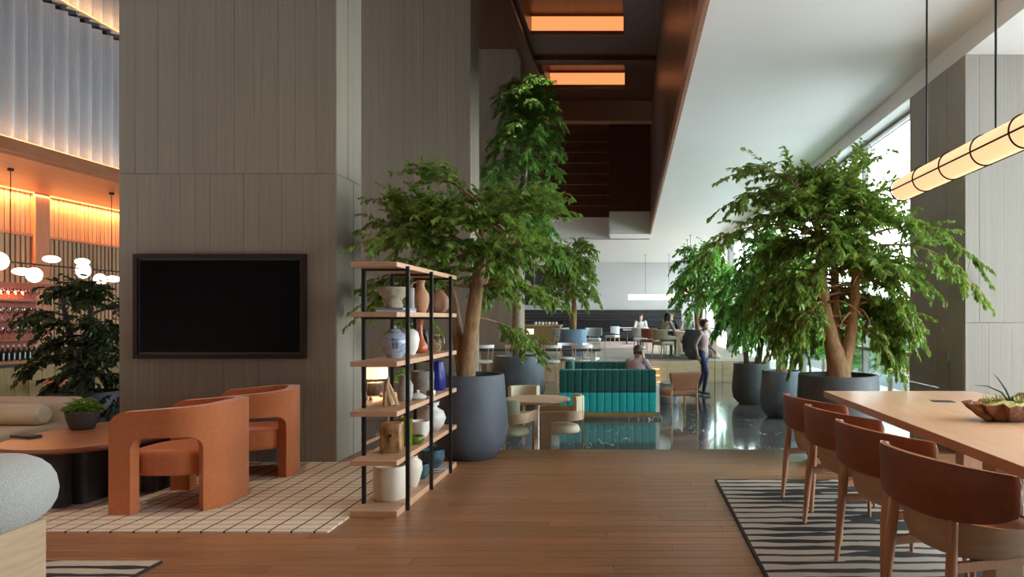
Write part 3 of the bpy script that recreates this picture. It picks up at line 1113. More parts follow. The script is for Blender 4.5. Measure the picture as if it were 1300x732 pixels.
# tree on the far level, right
t = empty('potted_tree', (1.92, 19.6, PLAT), 0, 'light green tree in a slate planter on the far level behind the walking man', 'potted tree')
planter(t, 0.36, 0.40, 0.26, 0.84, 'planter_slate')
st = [([(0, 0, 0.76), (-0.05, 0, 1.2), (0.04, 0, 1.8), (0.02, 0, 2.4), (0.06, 0, 2.85)], [0.07, 0.06, 0.055, 0.04, 0.015]), ([(0, 0, 0.8), (0.12, 0, 1.4), (0.25, 0, 2.0), (0.3, 0, 2.5)], [0.05, 0.04, 0.03, 0.012])]
grow(t, 31, st, 46, lambda a: 1.05, 'leaf_light', 'bark', L=0.105, droop=0.22, elev=(20, 70), u0=0.45, per=9, hang=0.55, twig=(0.25, 0.5))

# pair of trees on the marble at the window
t = empty('potted_tree', (2.47, 14.1, LOW), 0, 'light green leafy tree in a charcoal planter standing on the marble by the windows', 'potted tree')
planter(t, 0.36, 0.40, 0.24, 0.83, 'planter_slate')
st = [([(-0.1, 0, 0.78), (-0.14, 0, 1.4), (-0.12, 0, 2.0), (-0.1, 0, 2.5)], [0.055, 0.048, 0.04, 0.014]), ([(0.12, 0, 0.78), (0.2, 0, 1.3), (0.26, 0, 1.9), (0.3, 0, 2.4)], [0.075, 0.06, 0.045, 0.014])]
grow(t, 41, st, 40, lambda a: 0.80, 'leaf_light', 'bark_dark', L=0.088, droop=0.22, elev=(15, 66), u0=0.42, per=13, hang=0.5, twig=(0.22, 0.45))

t = empty('potted_tree', (2.68, 12.25, LOW), 0, 'dense green tree in a sky grey planter between the other two window trees', 'potted tree')
planter(t, 0.34, 0.385, 0.235, 0.82, 'planter_blue')
st = [([(0, 0, 0.76), (-0.02, 0, 1.2), (0.05, 0, 1.8), (0.0, 0, 2.4), (-0.05, 0, 3.1)], [0.10, 0.088, 0.07, 0.05, 0.015]), ([(0, 0, 0.8), (-0.12, 0, 1.5), (-0.2, 0, 2.2), (-0.25, 0, 2.8)], [0.07, 0.06, 0.045, 0.014])]
grow(t, 51, st, 46, lambda a: 0.86, 'leaf_light', 'bark', L=0.085, droop=0.18, elev=(10, 66), u0=0.45, per=13, hang=0.45, twig=(0.22, 0.45))

# right front tree on the timber floor
t = empty('potted_tree', (1.985, 6.62, 0), 0, 'broad dense tree with forked trunk in a wide dark planter behind the long table', 'potted tree')
planter(t, 0.370, 0.395, 0.25, 0.81, 'planter_slate')
st = [([(0.01, 0, 0.72), (0.0, 0, 0.92), (-0.06, 0, 1.12), (-0.13, 0, 1.45), (-0.17, 0, 1.85), (-0.2, 0, 2.5)], [0.125, 0.110, 0.076, 0.062, 0.048, 0.016]),
      ([(0.03, 0, 0.80), (0.06, 0.0, 0.95), (0.12, 0.0, 1.15), (0.155, 0.0, 1.5), (0.18, 0.0, 1.9), (0.24, 0.0, 2.45)], [0.090, 0.080, 0.062, 0.050, 0.042, 0.014]),
      ([(0.0, 0.03, 0.9), (0.0, 0.1, 1.3), (0.03, 0.2, 1.8), (0.05, 0.25, 2.4)], [0.06, 0.045, 0.04, 0.014])]
grow(t, 61, st, 70, lambda a: 0.76 * (1 - 0.4 * max(0, -math.sin(a))), 'leaf', 'bark', L=0.066, droop=0.16, elev=(4, 66), u0=0.48, per=17, hang=0.32, twig=(0.20, 0.50), clear=lambda p: p.y < 0.15 and abs(p.x) < 0.24 and p.z < 1.80 or p.x > 1.22 and p.y > 0.10,
     extra=[((0.2, 0, 2.1), -0.16, 26, 1.22), ((0.2, 0.0, 2.0), -0.28, 16, 1.1), ((-0.1, 0, 2.2), PI + 0.1, 48, 1.0), ((-0.15, 0, 2.1), PI - 0.2, 30, 1.15), ((-0.12, 0, 2.4), 2.2, 50, 0.9),
            ((0.1, 0.0, 1.75), -0.25, -4, 0.72), ((0.1, 0.0, 1.6), -0.1, -14, 0.66), ((-0.1, 0.05, 1.7), PI - 0.3, 4, 0.6), ((0.1, 0.05, 1.45), 0.1, -16, 0.7), ((-0.2, 0.0, 2.35), PI + 0.2, 58, 0.85)])

# dark bar tree behind the cream sofa
t = empty('potted_tree', (-6.07, 7.75, LOW), 0, 'dark branching tree in a black planter behind the cream sofa', 'potted tree')
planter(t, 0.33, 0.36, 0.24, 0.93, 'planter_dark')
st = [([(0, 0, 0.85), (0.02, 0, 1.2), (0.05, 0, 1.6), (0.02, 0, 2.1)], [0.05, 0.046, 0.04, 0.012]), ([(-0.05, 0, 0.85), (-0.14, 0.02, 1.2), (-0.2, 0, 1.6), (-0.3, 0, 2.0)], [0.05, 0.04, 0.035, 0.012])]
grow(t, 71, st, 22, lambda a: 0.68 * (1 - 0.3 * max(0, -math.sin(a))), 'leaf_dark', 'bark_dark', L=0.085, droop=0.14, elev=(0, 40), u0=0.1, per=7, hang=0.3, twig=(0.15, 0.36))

# ------------------------------------------------------------------ planting and wall outside the glass
tag(MB().box(6.9, 7.15, 6.0, 34, LOW - 0.11, 0.85).build('garden_wall', 'ext_wall', bevel=0.01), 'pale blue grey low wall outside the glass front', 'wall')


def shrub(loc, seed, rx, rz, label):
    t = empty('garden_shrub', loc, 0, label, 'shrub', 'shrubs outside the glass')
    r = random.Random(seed)
    P, D, U, LL, WW = [], [], [], [], []
    for k in range(1500):
        a, b = r.uniform(0, 2 * PI), r.uniform(-0.25, 1)
        rr = r.uniform(0.72, 1.0)
        c = math.sqrt(max(0, 1 - b * b))
        P.append((rx * rr * c * math.cos(a), rx * rr * c * math.sin(a), rz * 0.55 + rz * 0.55 * rr * b))
        D.append((math.cos(a) * c + r.gauss(0, 0.5), math.sin(a) * c + r.gauss(0, 0.5), b + r.gauss(0, 0.5)))
        U.append((r.gauss(0, 0.5), r.gauss(0, 0.5), 1))
        LL.append(r.uniform(0.12, 0.22))
        WW.append(0.045)
    MB().tube([(0, 0, 0), (0.02, 0, rz * 0.35), (0, 0, rz * 0.6)], [0.05, 0.04, 0.02], 7).build('stem', 'bark', t)
    o = bpy.data.objects.new('foliage', leaf_mesh('foliage', P, D, U, LL, WW, 'leaf_hedge'))
    C.objects.link(o)
    o.parent = t
    tag(o, kind='stuff')


for k, (x, y, rx, rz) in enumerate(((5.4, 12.4, 0.8, 2.0), (5.5, 14.7, 0.85, 1.9), (5.4, 17.2, 0.9, 2.1), (5.5, 19.8, 0.9, 2.0), (5.5, 23.6, 0.95, 2.1), (5.5, 27.6, 0.95, 2.0),
                                    (4.8, 21.75, 0.65, 2.9), (4.8, 25.6, 0.65, 3.0), (4.8, 29.6, 0.7, 3.0), (4.8, 31.5, 0.7, 3.1), (4.8, 33.4, 0.7, 3.0))):  # tall shrubs added to darken the window reflection in the marble
    shrub((x, y, LOW - 0.11), 90 + k, rx, rz, 'bright green low garden shrub outside beyond the glass front' if k < 6 else 'tall green shrub added outside the glass front to dim the marble reflection')

# ------------------------------------------------------------------ rugs
def rug(name, x0, x1, y0, y1, m, label):
    o = MB().prism(rrect(0, x1 - x0, 0, y1 - y0, 0.01, 2), 0.0005, 0.012).build(name, m, loc=(x0, y0, 0))
    return tag(o, label, 'rug')


rug('grid_rug', -5.6, -1.895, 4.345, 6.44, 'grid_rug', 'cream rug with a dark hand drawn grid under the orange armchairs')
rug('striped_rug', 0.70, 3.9, 1.2, 5.74, 'striped_rug', 'cream rug with broken black stripes under the long table')
o = MB().prism(rrect(0, 2.4, -2.0, 0, 0.01, 2), 0.0005, 0.012).build('striped_rug', 'striped_rug', loc=(-2.57, 3.82, 0), rz=0)
o.scale.x = -1
o.data.flip_normals()
tag(o, 'cream and black striped rug corner beside the grey boucle seat', 'rug')


# ------------------------------------------------------------------ bent band seating
def band_mesh(xf, xb, w, rc, th, legs, zb, ztop, r, step=0.02, round_top=0.0):
    """U-shaped upright band: front ends at +x, back at -x; legs = [(s0,s1)] along the path (0..1), between them it arches up to zb"""
    segs = []
    l1 = xf + xb - rc
    arc = PI / 2 * rc
    l2 = 2 * (w - rc)
    T = 2 * l1 + 2 * arc + l2

    def pos(s):
        d = s * T
        if d < l1:
            return Vector((xf - d, -w)), Vector((0, -1))
        d -= l1
        if d < arc:
            a = d / rc
            return Vector((-xb + rc - rc * math.sin(a), -w + rc - rc * math.cos(a))), Vector((-math.sin(a), -math.cos(a)))
        d -= arc
        if d < l2:
            return Vector((-xb, -w + rc + d)), Vector((-1, 0))
        d -= l2
        if d < arc:
            a = d / rc
            return Vector((-xb + rc - rc * math.cos(a), w - rc + rc * math.sin(a))), Vector((-math.cos(a), math.sin(a)))
        d -= arc
        return Vector((-xb + rc + d, w)), Vector((0, 1))
    cols = []
    N_ = int(T / step)
    ss = set(i / N_ for i in range(N_ + 1))
    for a, b in legs:
        ss |= {a, b}
        for e, sg in ((a, -1), (b, 1)):
            for k in range(1, 7):
                ss.add(min(1, max(0, e + sg * r / T * (1 - math.cos(PI / 2 * k / 6)))))
    ss = sorted(ss)
    eps = 1e-5
    for s in ss:
        inleg = any(a - eps <= s <= b + eps for a, b in legs)
        edge = [(a, b) for a, b in legs if (abs(s - a) < eps and a > eps) or (abs(s - b) < eps and b < 1 - eps)]
        if inleg and not edge:
            cols.append((s, 0.0))
        elif edge:
            a, b = edge[0]
            if abs(s - a) < eps:
                cols += [(s - 2e-4, zb - r), (s, 0.0)]
            else:
                cols += [(s, 0.0), (s + 2e-4, zb - r)]
        else:
            d = min(min(abs(s - a), abs(s - b)) for a, b in legs) * T
            z = zb if d > r else zb - r + math.sqrt(max(0, r * r - (r - d) ** 2))
            cols.append((s, z))
    mb = MB()
    rings = []
    for s, z0 in cols:
        p, nn = pos(min(max(s, 0), 1))
        zt = ztop(s)
        de = min(s, 1 - s) * T
        if round_top and de < round_top:
            zt -= round_top - math.sqrt(max(0, round_top ** 2 - (round_top - de) ** 2))
        o = p + nn * th / 2
        i = p - nn * th / 2
        rings.append([(o.x, o.y, z0), (o.x, o.y, zt), (i.x, i.y, zt), (i.x, i.y, z0)])
    mb.loft(rings)
    return mb


def lounge_chair(loc, rz, label):
    t = empty('lounge_armchair', loc, rz, label, 'armchair', 'orange lounge armchairs')
    zt = lambda s: 0.690 + 0.045 * math.sin(PI * min(max(s, 0), 1)) ** 1.2
    band_mesh(0.33, 0.285, 0.335, 0.24, 0.092, [(0.0, 0.085), (0.335, 0.665), (0.915, 1.0)], 0.520, zt, 0.085, 0.012, 0.10).build('frame_band', 'orange_fabric', t, bevel=0.026, seg=3, sharp=60)
    pts = [(0.285, -0.27), (0.285, 0.27)]
    mb = MB()
    K = 6
    outl = rrect(-0.235, 0.325, -0.285, 0.285, 0.20, 8)
    rings = []
    for z, s in ((0.24, 0.96), (0.255, 0.99), (0.28, 1.0), (0.37, 1.0), (0.392, 0.985), (0.402, 0.95), (0.410, 0.80), (0.414, 0.4), (0.415, 0.02)):
        rings.append([(x * s, y * s, z) for x, y in outl])
    mb.loft(rings).build('seat', 'orange_fabric', t, sharp=60)
    return t


lounge_chair((-3.22, 5.09, 0.012), R(180 + 2), 'rust orange lounge armchair beside the black legged coffee table')
lounge_chair((-3.22, 5.98, 0.012), R(180 + 22), 'rust orange lounge armchair against the pillar under the television')

# coffee table
ct = empty('coffee_table', (-4.12, 5.50, 0.012), 0, 'oval coffee table with red brown top and black slab legs', 'coffee table')
oval = [(0.52 * math.copysign(abs(math.cos(a)) ** 0.85, math.cos(a)), 0.78 * math.copysign(abs(math.sin(a)) ** 0.85, math.sin(a))) for a in [2 * PI * k / 56 for k in range(56)]]
MB().loft([[(x * s, y * s, z) for x, y in oval] for s, z in ((0.96, 0.395), (1.0, 0.412), (1.0, 0.43), (0.995, 0.436))]).build('top', 'table_top_red', ct)
for x0, x1, y0, y1 in ((-0.20, 0.13, -0.64, -0.52), (0.08, 0.20, -0.515, 0.05), (0.36, 0.48, -0.20, 0.20), (-0.30, 0.10, 0.45, 0.57)):
    MB().prism(rrect(x0, x1, y0, y1, 0.035, 4), 0.0, 0.3945).build('leg', 'charcoal', ct)

# plant pot on the coffee table
TT = 0.012 + 0.436
pp = empty('table_plant', (-4.44, 5.62, TT), 0, 'small bushy green plant in a dark round pot on the coffee table', 'potted plant')
MB().lathe([(0.001, 0), (0.070, 0), (0.082, 0.01), (0.108, 0.08), (0.118, 0.145), (0.112, 0.150), (0.106, 0.145), (0.10, 0.125), (0.001, 0.13)], 28).build('pot', 'lamp_grey', pp)
r_ = random.Random(3)
P, D, U, LL, WW = [], [], [], [], []
for k in range(330):
    a, b = r_.uniform(0, 2 * PI), r_.uniform(-0.1, 1)
    c_ = math.sqrt(max(0, 1 - b * b)) * r_.uniform(0.5, 1)
    P.append((0.115 * c_ * math.cos(a), 0.115 * c_ * math.sin(a), 0.145 + 0.10 * b * r_.uniform(0.4, 1)))
    D.append((math.cos(a) + r_.gauss(0, .4), math.sin(a) + r_.gauss(0, .4), r_.uniform(-0.5, 0.8)))
    U.append((r_.gauss(0, .4), r_.gauss(0, .4), 1))
    LL.append(r_.uniform(0.03, 0.06))
    WW.append(0.013)
o = bpy.data.objects.new('foliage', leaf_mesh('foliage', P, D, U, LL, WW, 'leaf'))
C.objects.link(o)
o.parent = pp
tag(o, kind='stuff')
tag(MB().box(-0.11, 0.11, -0.045, 0.045, 0, 0.022).build('notebook', 'charcoal', loc=(-4.55, 5.22, TT), rz=R(-18), bevel=0.004), 'slim black notebook lying on the coffee table', 'notebook')

# cream sofa along the left
sf = empty('cream_sofa', (-6.3, 5.95, 0.012), 0, 'low cream sofa with a bolster cushion beside the coffee table', 'sofa')
cushion(-1.4, 1.25, -0.55, 0.50, 0.06, 0.40, 0.18, 0.07).build('seat', 'cream_fabric', sf)
cushion(-1.4, 1.30, 0.24, 0.50, 0.08, 0.615, 0.12, 0.07).build('back', 'cream_fabric', sf)
mb = MB()
mb.loft([[(x, 0.12 + 0.105 * s * math.cos(2 * PI * k / 20), 0.49 + 0.095 * s * math.sin(2 * PI * k / 20)) for k in range(20)] for x, s in ((-1.35, 0.7), (-1.32, 0.93), (-1.27, 1), (1.10, 1), (1.15, 0.93), (1.175, 0.7))])
mb.build('bolster', 'cream_pad', sf)
for x in (-1.2, 1.0):
    for yy in (-0.4, 0.35):
        MB().lathe([(0.03, 0), (0.03, 0.06)], 10, (x, yy, 0)).build('foot', 'charcoal', sf)

# grey boucle seat at the near left
bs = empty('boucle_seat', (-3.45, 3.30, 0.012), R(4), 'plump grey boucle seat on a pale oak block base', 'lounge seat')
cushion(-0.85, 0.70, -0.45, 0.20, 0.345, 0.68, 0.30, 0.165).build('cushion', 'boucle', bs)
MB().box(-0.75, 0.60, -0.36, 0.05, 0.0, 0.36).build('base', 'oak_shell', bs, bevel=0.006)

# television
tv = empty('television', (-3.80, 6.452, 1.455), 0, 'large black wall television in a bronze frame on the concrete pillar', 'television')
W2, H2 = 0.795, 0.484
MB().box(-W2, W2, -0.05, 0, H2 - 0.035, H2).box(-W2, W2, -0.05, 0, -H2, -H2 + 0.035).box(-W2, -W2 + 0.035, -0.05, 0, -H2 + 0.035, H2 - 0.035).box(W2 - 0.035, W2, -0.05, 0, -H2 + 0.035, H2 - 0.035).build('frame', 'bronze', tv)
MB().box(-W2 + 0.036, W2 - 0.036, -0.032, -0.001, -H2 + 0.036, H2 - 0.036).build('bezel', 'black_metal', tv)
MB().box(-W2 + 0.060, W2 - 0.060, -0.040, -0.0325, -H2 + 0.060, H2 - 0.060).build('screen', 'screen', tv)

# ------------------------------------------------------------------ display shelf
SX0, SX1, SY0, SY1 = -1.89, -1.575, 4.68, 6.29
sh = empty('display_shelf', (0, 0, 0), 0, 'open display shelf with pink oak boards on thin black posts', 'shelf unit')
TOPS = (1.728, 1.389, 1.053, 0.715, 0.382, 0.045)
for z in TOPS:
    MB().box(SX0, SX1, SY0, SY1, z - 0.034 if z > 0.1 else 0.0, z).build('board', 'oak', sh, bevel=0.002)
for yy in (4.87, 5.45, 6.03):
    for x in (SX0 + 0.02, SX1 + 0.0125):
        MB().box(x - 0.012, x + 0.012, yy - 0.012, yy + 0.012, 0.046 if x < -1.7 else 0.0, 1.71 if x > -1.7 else 1.693).build('post', 'black_metal', sh)
    for z in TOPS[:-1]:
        MB().box(SX0 + 0.0325, SX1 - 0.0001, yy - 0.008, yy + 0.008, z - 0.050, z - 0.0345).build('cross_bar', 'black_metal', sh)


def ware(name, prof, m, x, y, z, label, cat='vase', n=28, k=1, kz=None, cap=False):
    prof = [(max(r * k, 0.001), h * (kz or k)) for r, h in prof]
    o = MB().lathe(prof, n, cap=cap).build(name, m, loc=(x, y, z), sharp=60)
    return tag(o, label, cat)


def vase(r_list, th=0.008):
    """outer profile then an inner lip"""
    p = list(r_list)
    r, z = p[-1]
    return [(0.001, p[0][1])] + p + [(max(r - th, 0.004), z), (max(r - th, 0.004), z - 0.03), (0.001, z - 0.035)]


Z1, Z2, Z3, Z4, Z5 = TOPS[1:]
XM = -1.735
# second board from the top
tag(MB().box(-0.11, 0.11, -0.15, 0.15, 0, 0.018).build('book', 'book_grey', loc=(-1.765, 5.24, Z1), rz=R(4)), 'pale grey book lying under the blue one beneath the stone bowl', 'book')
tag(MB().box(-0.10, 0.10, -0.14, 0.14, 0, 0.016).build('book', 'book_blue', loc=(-1.765, 5.24, Z1 + 0.018), rz=R(-3)), 'slate blue book lying on top under the stone bowl', 'book')
ware('pedestal_bowl', vase([(0.075, 0), (0.088, 0.02), (0.072, 0.055), (0.078, 0.07), (0.125, 0.11), (0.140, 0.15), (0.138, 0.165)], 0.02), 'stone_sand', -1.79, 5.24, Z1 + 0.034, 'rough grey stone pedestal bowl standing on two books', 'bowl', k=0.84, kz=0.95)
ware('tall_vase', vase([(0.03, 0), (0.034, 0.01), (0.030, 0.12), (0.033, 0.2)]), 'grey_ceramic', -1.775, 5.60, Z1, 'slender pale grey vase between the stone bowl and the clay jug')
j = empty('clay_jug', (-1.745, 5.78, Z1), 0, 'tan clay jug with a pinched neck and handle', 'jug')
j.scale = (0.86, 0.86, 0.86)
MB().lathe(vase([(0.042, 0), (0.066, 0.05), (0.083, 0.13), (0.072, 0.19), (0.038, 0.24), (0.032, 0.28), (0.046, 0.315)]), 28, cap=False).build('body', 'terracotta', j)
MB().tube([(-0.03, -0.02, 0.30), (-0.07, -0.03, 0.29), (-0.095, -0.03, 0.24), (-0.085, -0.02, 0.18)], 0.011, 8).build('handle', 'terracotta', j)
ware('gourd_vase', vase([(0.06, 0), (0.105, 0.05), (0.118, 0.11), (0.098, 0.175), (0.050, 0.225), (0.022, 0.24)]), 'clay_brown', -1.695, 6.12, Z1, 'round brown gourd shaped vase at the end beside the clay jug', k=0.85)
# third board
j = empty('ginger_jar', (-1.765, 5.20, Z2), 0, 'blue and white lidded ginger jar with a double happiness sign', 'jar')
j.scale = (0.74, 0.74, 0.74)
MB().lathe([(0.001, 0), (0.072, 0), (0.080, 0.012), (0.125, 0.08), (0.146, 0.145), (0.136, 0.20), (0.092, 0.245), (0.062, 0.255), (0.001, 0.256)], 32, cap=False).build('body', 'blue_white', j)
lid = MB().lathe([(0.066, 0.2565), (0.070, 0.262), (0.050, 0.282), (0.014, 0.290), (0.010, 0.296), (0.017, 0.310), (0.001, 0.328)], 24, cap=False).build('lid', 'blue_white', j)
mb = MB()
strokes = []
for ox in (-0.0165, 0.0165):
    for z, w in ((0.098, .013), (0.086, .009), (0.066, .010), (0.052, .010), (0.040, .014), (0.026, .010), (0.008, .010)):
        strokes.append((ox - w, ox + w, z, z + 0.005))
    strokes.append((ox - .0025, ox + .0025, 0.086, 0.108))
    for a, b in ((0.052, 0.071), (0.008, 0.031)):
        strokes += [(ox - .0115, ox - .0075, a, b), (ox + .0075, ox + .0115, a, b)]
    strokes += [(ox - .007, ox - .003, 0.045, 0.052), (ox + .003, ox + .007, 0.045, 0.052)]
ang = math.atan2(-5.20, 1.725)
for a, b, z0, z1 in strokes:
    zz = 0.085

    def jr(z):
        return float(np.interp(z, [0.08, 0.145, 0.20], [0.126, 0.147, 0.137]))
    vs = []
    for off in (0.0, 0.0025):
        for xx, z in ((a, z0), (b, z0), (b, z1), (a, z1)):
            rr = jr(z + zz) + off
            th_ = ang + xx / 0.146
            vs.append((rr * math.cos(th_), rr * math.sin(th_), z + zz))
    mb.add(vs, [(0, 3, 2, 1), (4, 5, 6, 7), (0, 1, 5, 4), (1, 2, 6, 5), (2, 3, 7, 6), (3, 0, 4, 7)])
mb.build('double_happiness_sign', 'ink_blue', j)
ware('egg_vase', vase([(0.05, 0), (0.075, 0.05), (0.088, 0.12), (0.075, 0.18), (0.045, 0.205)]), 'white_ceramic', -1.785, 5.58, Z2, 'plain white egg shaped vase behind the ginger jar')
ware('bottle_vase', vase([(0.058, 0), (0.080, 0.03), (0.078, 0.07), (0.045, 0.13), (0.026, 0.19), (0.024, 0.30), (0.034, 0.345)]), 'orange_glaze', -1.775, 5.86, Z2, 'glossy orange bottle vase with a long neck', k=0.82)
ware('slim_vase', vase([(0.025, 0), (0.034, 0.05), (0.030, 0.12), (0.018, 0.16), (0.025, 0.19)]), 'plum_glaze', -1.82, 6.15, Z2, 'small dark plum vase half hidden by the orange bottle vase')
j = empty('cream_jug', (-1.71, 6.10, Z2), 0, 'small ochre and brown spotted jug beside the orange bottle vase', 'jug')
MB().lathe(vase([(0.035, 0), (0.050, 0.04), (0.052, 0.08), (0.030, 0.125), (0.036, 0.15)]), 24, cap=False).build('body', 'ochre_glaze', j)
MB().tube([(0.035, 0, 0.13), (0.068, 0, 0.12), (0.07, 0, 0.075), (0.048, 0, 0.05)], 0.007, 8).build('handle', 'ochre_glaze', j)
# fourth board
dw = MB()
dw.tube([(0.02, 0, 0), (-0.012, 0.01, 0.10), (-0.022, 0.0, 0.18), (-0.008, 0, 0.25)], [0.035, 0.034, 0.022, 0.006], 9)
dw.tube([(0.055, 0.02, 0), (0.03, 0.01, 0.09), (-0.005, 0, 0.19)], [0.022, 0.020, 0.010], 8)
dw.tube([(-0.03, -0.02, 0), (-0.03, -0.01, 0.10), (-0.018, 0, 0.18)], [0.024, 0.022, 0.012], 8)
dw.v = [(a * 0.85, b * 0.85, c * 0.84) for a, b, c in dw.v]
tag(dw.build('driftwood_sculpture', 'drift_wood', loc=(-1.735, 5.00, Z3)), 'pale forked driftwood sculpture standing at the shelf front', 'sculpture')
ware('small_bottle_vase', vase([(0.045, 0), (0.058, 0.03), (0.060, 0.12), (0.035, 0.16), (0.032, 0.185), (0.042, 0.20)]), 'grey_ceramic', -1.72, 5.30, Z3, 'small speckled grey bottle vase behind the driftwood')
ware('stone_pot', vase([(0.108, 0), (0.118, 0.01), (0.122, 0.19), (0.114, 0.205)], 0.02), 'stone_grey', -1.71, 5.72, Z3, 'weathered grey stone cylinder pot on the shelf', 'pot', k=0.74, kz=0.96)
ware('lidded_dish', [(0.001, 0), (0.05, 0), (0.068, 0.018), (0.062, 0.030), (0.030, 0.048), (0.010, 0.055), (0.014, 0.072), (0.001, 0.078)], 'white_crackle', -1.645, 5.46 - 0.09, Z3, 'low white lidded dish in front of the stone pot', 'dish')
ware('square_vase', vase([(0.070, 0), (0.074, 0.02), (0.078, 0.12), (0.066, 0.20), (0.064, 0.25)]), 'cobalt', -1.70, 6.10, Z3, 'deep cobalt blue vase behind the stone pot', n=8)
ware('tiny_cup', vase([(0.018, 0), (0.026, 0.02), (0.024, 0.042)], 0.004), 'white_ceramic', -1.615, 5.66, Z3, 'tiny white cup on the shelf edge by the stone pot', 'cup')
# fifth board
bk = MB().loft([[(x * s, y * s, z) for x, y in rrect(-0.075, 0.075, -0.06, 0.06, 0.02, 3)] for s, z in ((0.97, 0), (1.02, 0.06), (0.98, 0.14), (1.0, 0.205), (0.94, 0.213))])
bw = tag(bk.build('burl_block', 'burl_wood', loc=(-1.72, 5.00, Z4), rz=R(6)), 'burl wood block vase with dark cracks', 'vase')
MB().box(-0.008, 0.014, -0.066, -0.060, 0.115, 0.14).build('knot_hole', 'charcoal', bw)
ware('green_vase', vase([(0.046, 0), (0.05, 0.01), (0.05, 0.21)], 0.006), 'green_glass', -1.70, 5.25, Z4, 'olive green glass cylinder vase behind the burl block')
ware('green_dish', vase([(0.05, 0), (0.068, 0.02), (0.074, 0.045), (0.064, 0.062)], 0.012), 'green_glass', -1.655, 5.33, Z4, 'squat olive green glass bowl on the shelf', 'bowl')
ware('white_bowl', vase([(0.06, 0), (0.088, 0.03), (0.106, 0.08), (0.108, 0.145)], 0.008), 'white_ceramic', -1.69, 5.56, Z4, 'large plain white ceramic bowl behind the green glass bowl', 'bowl', k=0.76, kz=0.98)
ware('moon_vase', vase([(0.055, 0), (0.10, 0.05), (0.118, 0.11), (0.10, 0.165), (0.045, 0.20), (0.045, 0.215), (0.068, 0.25)]), 'white_crackle', -1.70, 5.99 - 0.05, Z4, 'pale grey round moon vase with flared neck')
# bottom board
ware('cylinder_pot', vase([(0.138, 0), (0.148, 0.012), (0.150, 0.16), (0.148, 0.24)], 0.014), 'cream_ceramic', -1.735, 5.02, Z5, 'large plain white cylinder pot on the bottom board', 'pot', k=0.80, kz=1)
ware('cream_vase', vase([(0.04, 0), (0.055, 0.03), (0.082, 0.13), (0.078, 0.19), (0.042, 0.225), (0.05, 0.24)]), 'cream_ceramic', -1.69, 5.36, Z5, 'cream shouldered vase behind the white cylinder pot')
ware('dark_bowl', vase([(0.06, 0), (0.09, 0.03), (0.105, 0.09), (0.106, 0.15)], 0.008), 'teal_glaze', -1.69, 5.92, Z5 + 0.034, 'dark teal glazed bowl stacked on the plates', 'bowl')
for k in range(2):
    ware('plate', [(0.001, 0), (0.07, 0.0), (0.125, 0.014), (0.125, 0.017), (0.07, 0.010), (0.001, 0.008)], 'white_crackle', -1.69, 5.92, Z5 + 0.017 * k, 'white plate, %s of the two under the teal bowl' % ('lower' if k == 0 else 'upper'), 'plate')
ware('dark_cup', vase([(0.04, 0), (0.055, 0.02), (0.066, 0.08), (0.066, 0.12)], 0.006), 'teal_glaze', -1.70, 5.63, Z5, 'small black and teal glazed cup bowl beside the cream vase', 'bowl')

# oak console with lamp behind the shelf
cn = empty('oak_console', (-3.08, 8.60, LOW), 0, 'pale oak console table carrying a small lamp, behind the display shelf', 'table')
MB().box(-0.52, 0.50, -0.70, 0.70, 0.715, 0.75).build('top', 'oak', cn, bevel=0.004)
for x in (-0.46, -0.15, 0.44):
    for yy in (-0.62, 0.62):
        MB().tube([(x, yy, 0), (x, yy, 0.715)], [0.022, 0.028], 10).build('leg', 'oak_leg', cn)
    MB().box(x - 0.014, x + 0.014, -0.592, 0.592, 0.20, 0.235).build('stretcher', 'oak_leg', cn)
CT = LOW + 0.75
lp = empty('table_lamp', (-3.30, 8.98, CT), 0, 'small table lamp with glowing cream drum shade and ribbed grey base', 'lamp')
MB().lathe([(0.001, 0), (0.098, 0), (0.102, 0.008), (0.102, 0.155), (0.095, 0.163), (0.001, 0.165)], 32, cap=False).build('base', 'lamp_grey', lp)
MB().tube([(0, 0, 0.165), (0, 0, 0.25)], 0.010, 8).build('stem', 'bronze', lp)
MB().lathe([(0.158, 0.215), (0.150, 0.375), (0.147, 0.375), (0.155, 0.215)], 32, cap=False).build('shade', 'lamp_shade_glow', lp)
l = bpy.data.lights.new('lamp_bulb', 'POINT')
l.energy = 14
l.color = (1, 0.62, 0.3)
l.shadow_soft_size = 0.03
lo = bpy.data.objects.new('lamp_bulb', l)
C.objects.link(lo)
lo.parent = lp
lo.location = (0, 0, 0.29)
for k, (x, y, r) in enumerate(((-3.20, 8.40, 0.028), (-3.13, 8.36, 0.022), (-3.14, 8.75, 0.028), (-3.08, 8.72, 0.020))):
    tag(MB().lathe([(0.001, 0), (r * 0.7, 0.001), (r, r * 0.9), (r * 0.8, r * 1.5), (r * 0.25, r * 1.8), (r * 0.2, r * 2.3), (0.001, r * 2.35)], 14, cap=False).build('wooden_pawn', 'burl_wood', loc=(x, y, CT)),
        'little turned wooden knob lying on the oak console before the lamp', 'ornament', 'wooden knobs on the console')
pp = empty('console_plant', (-2.98, 9.1, CT), 0, 'small leafy plant in a grey pot behind the table lamp', 'potted plant')
MB().lathe([(0.001, 0), (0.05, 0), (0.07, 0.09), (0.062, 0.09), (0.055, 0.075), (0.001, 0.075)], 20, cap=False).build('pot', 'grey_ceramic', pp)
P, D, U, LL, WW = [], [], [], [], []
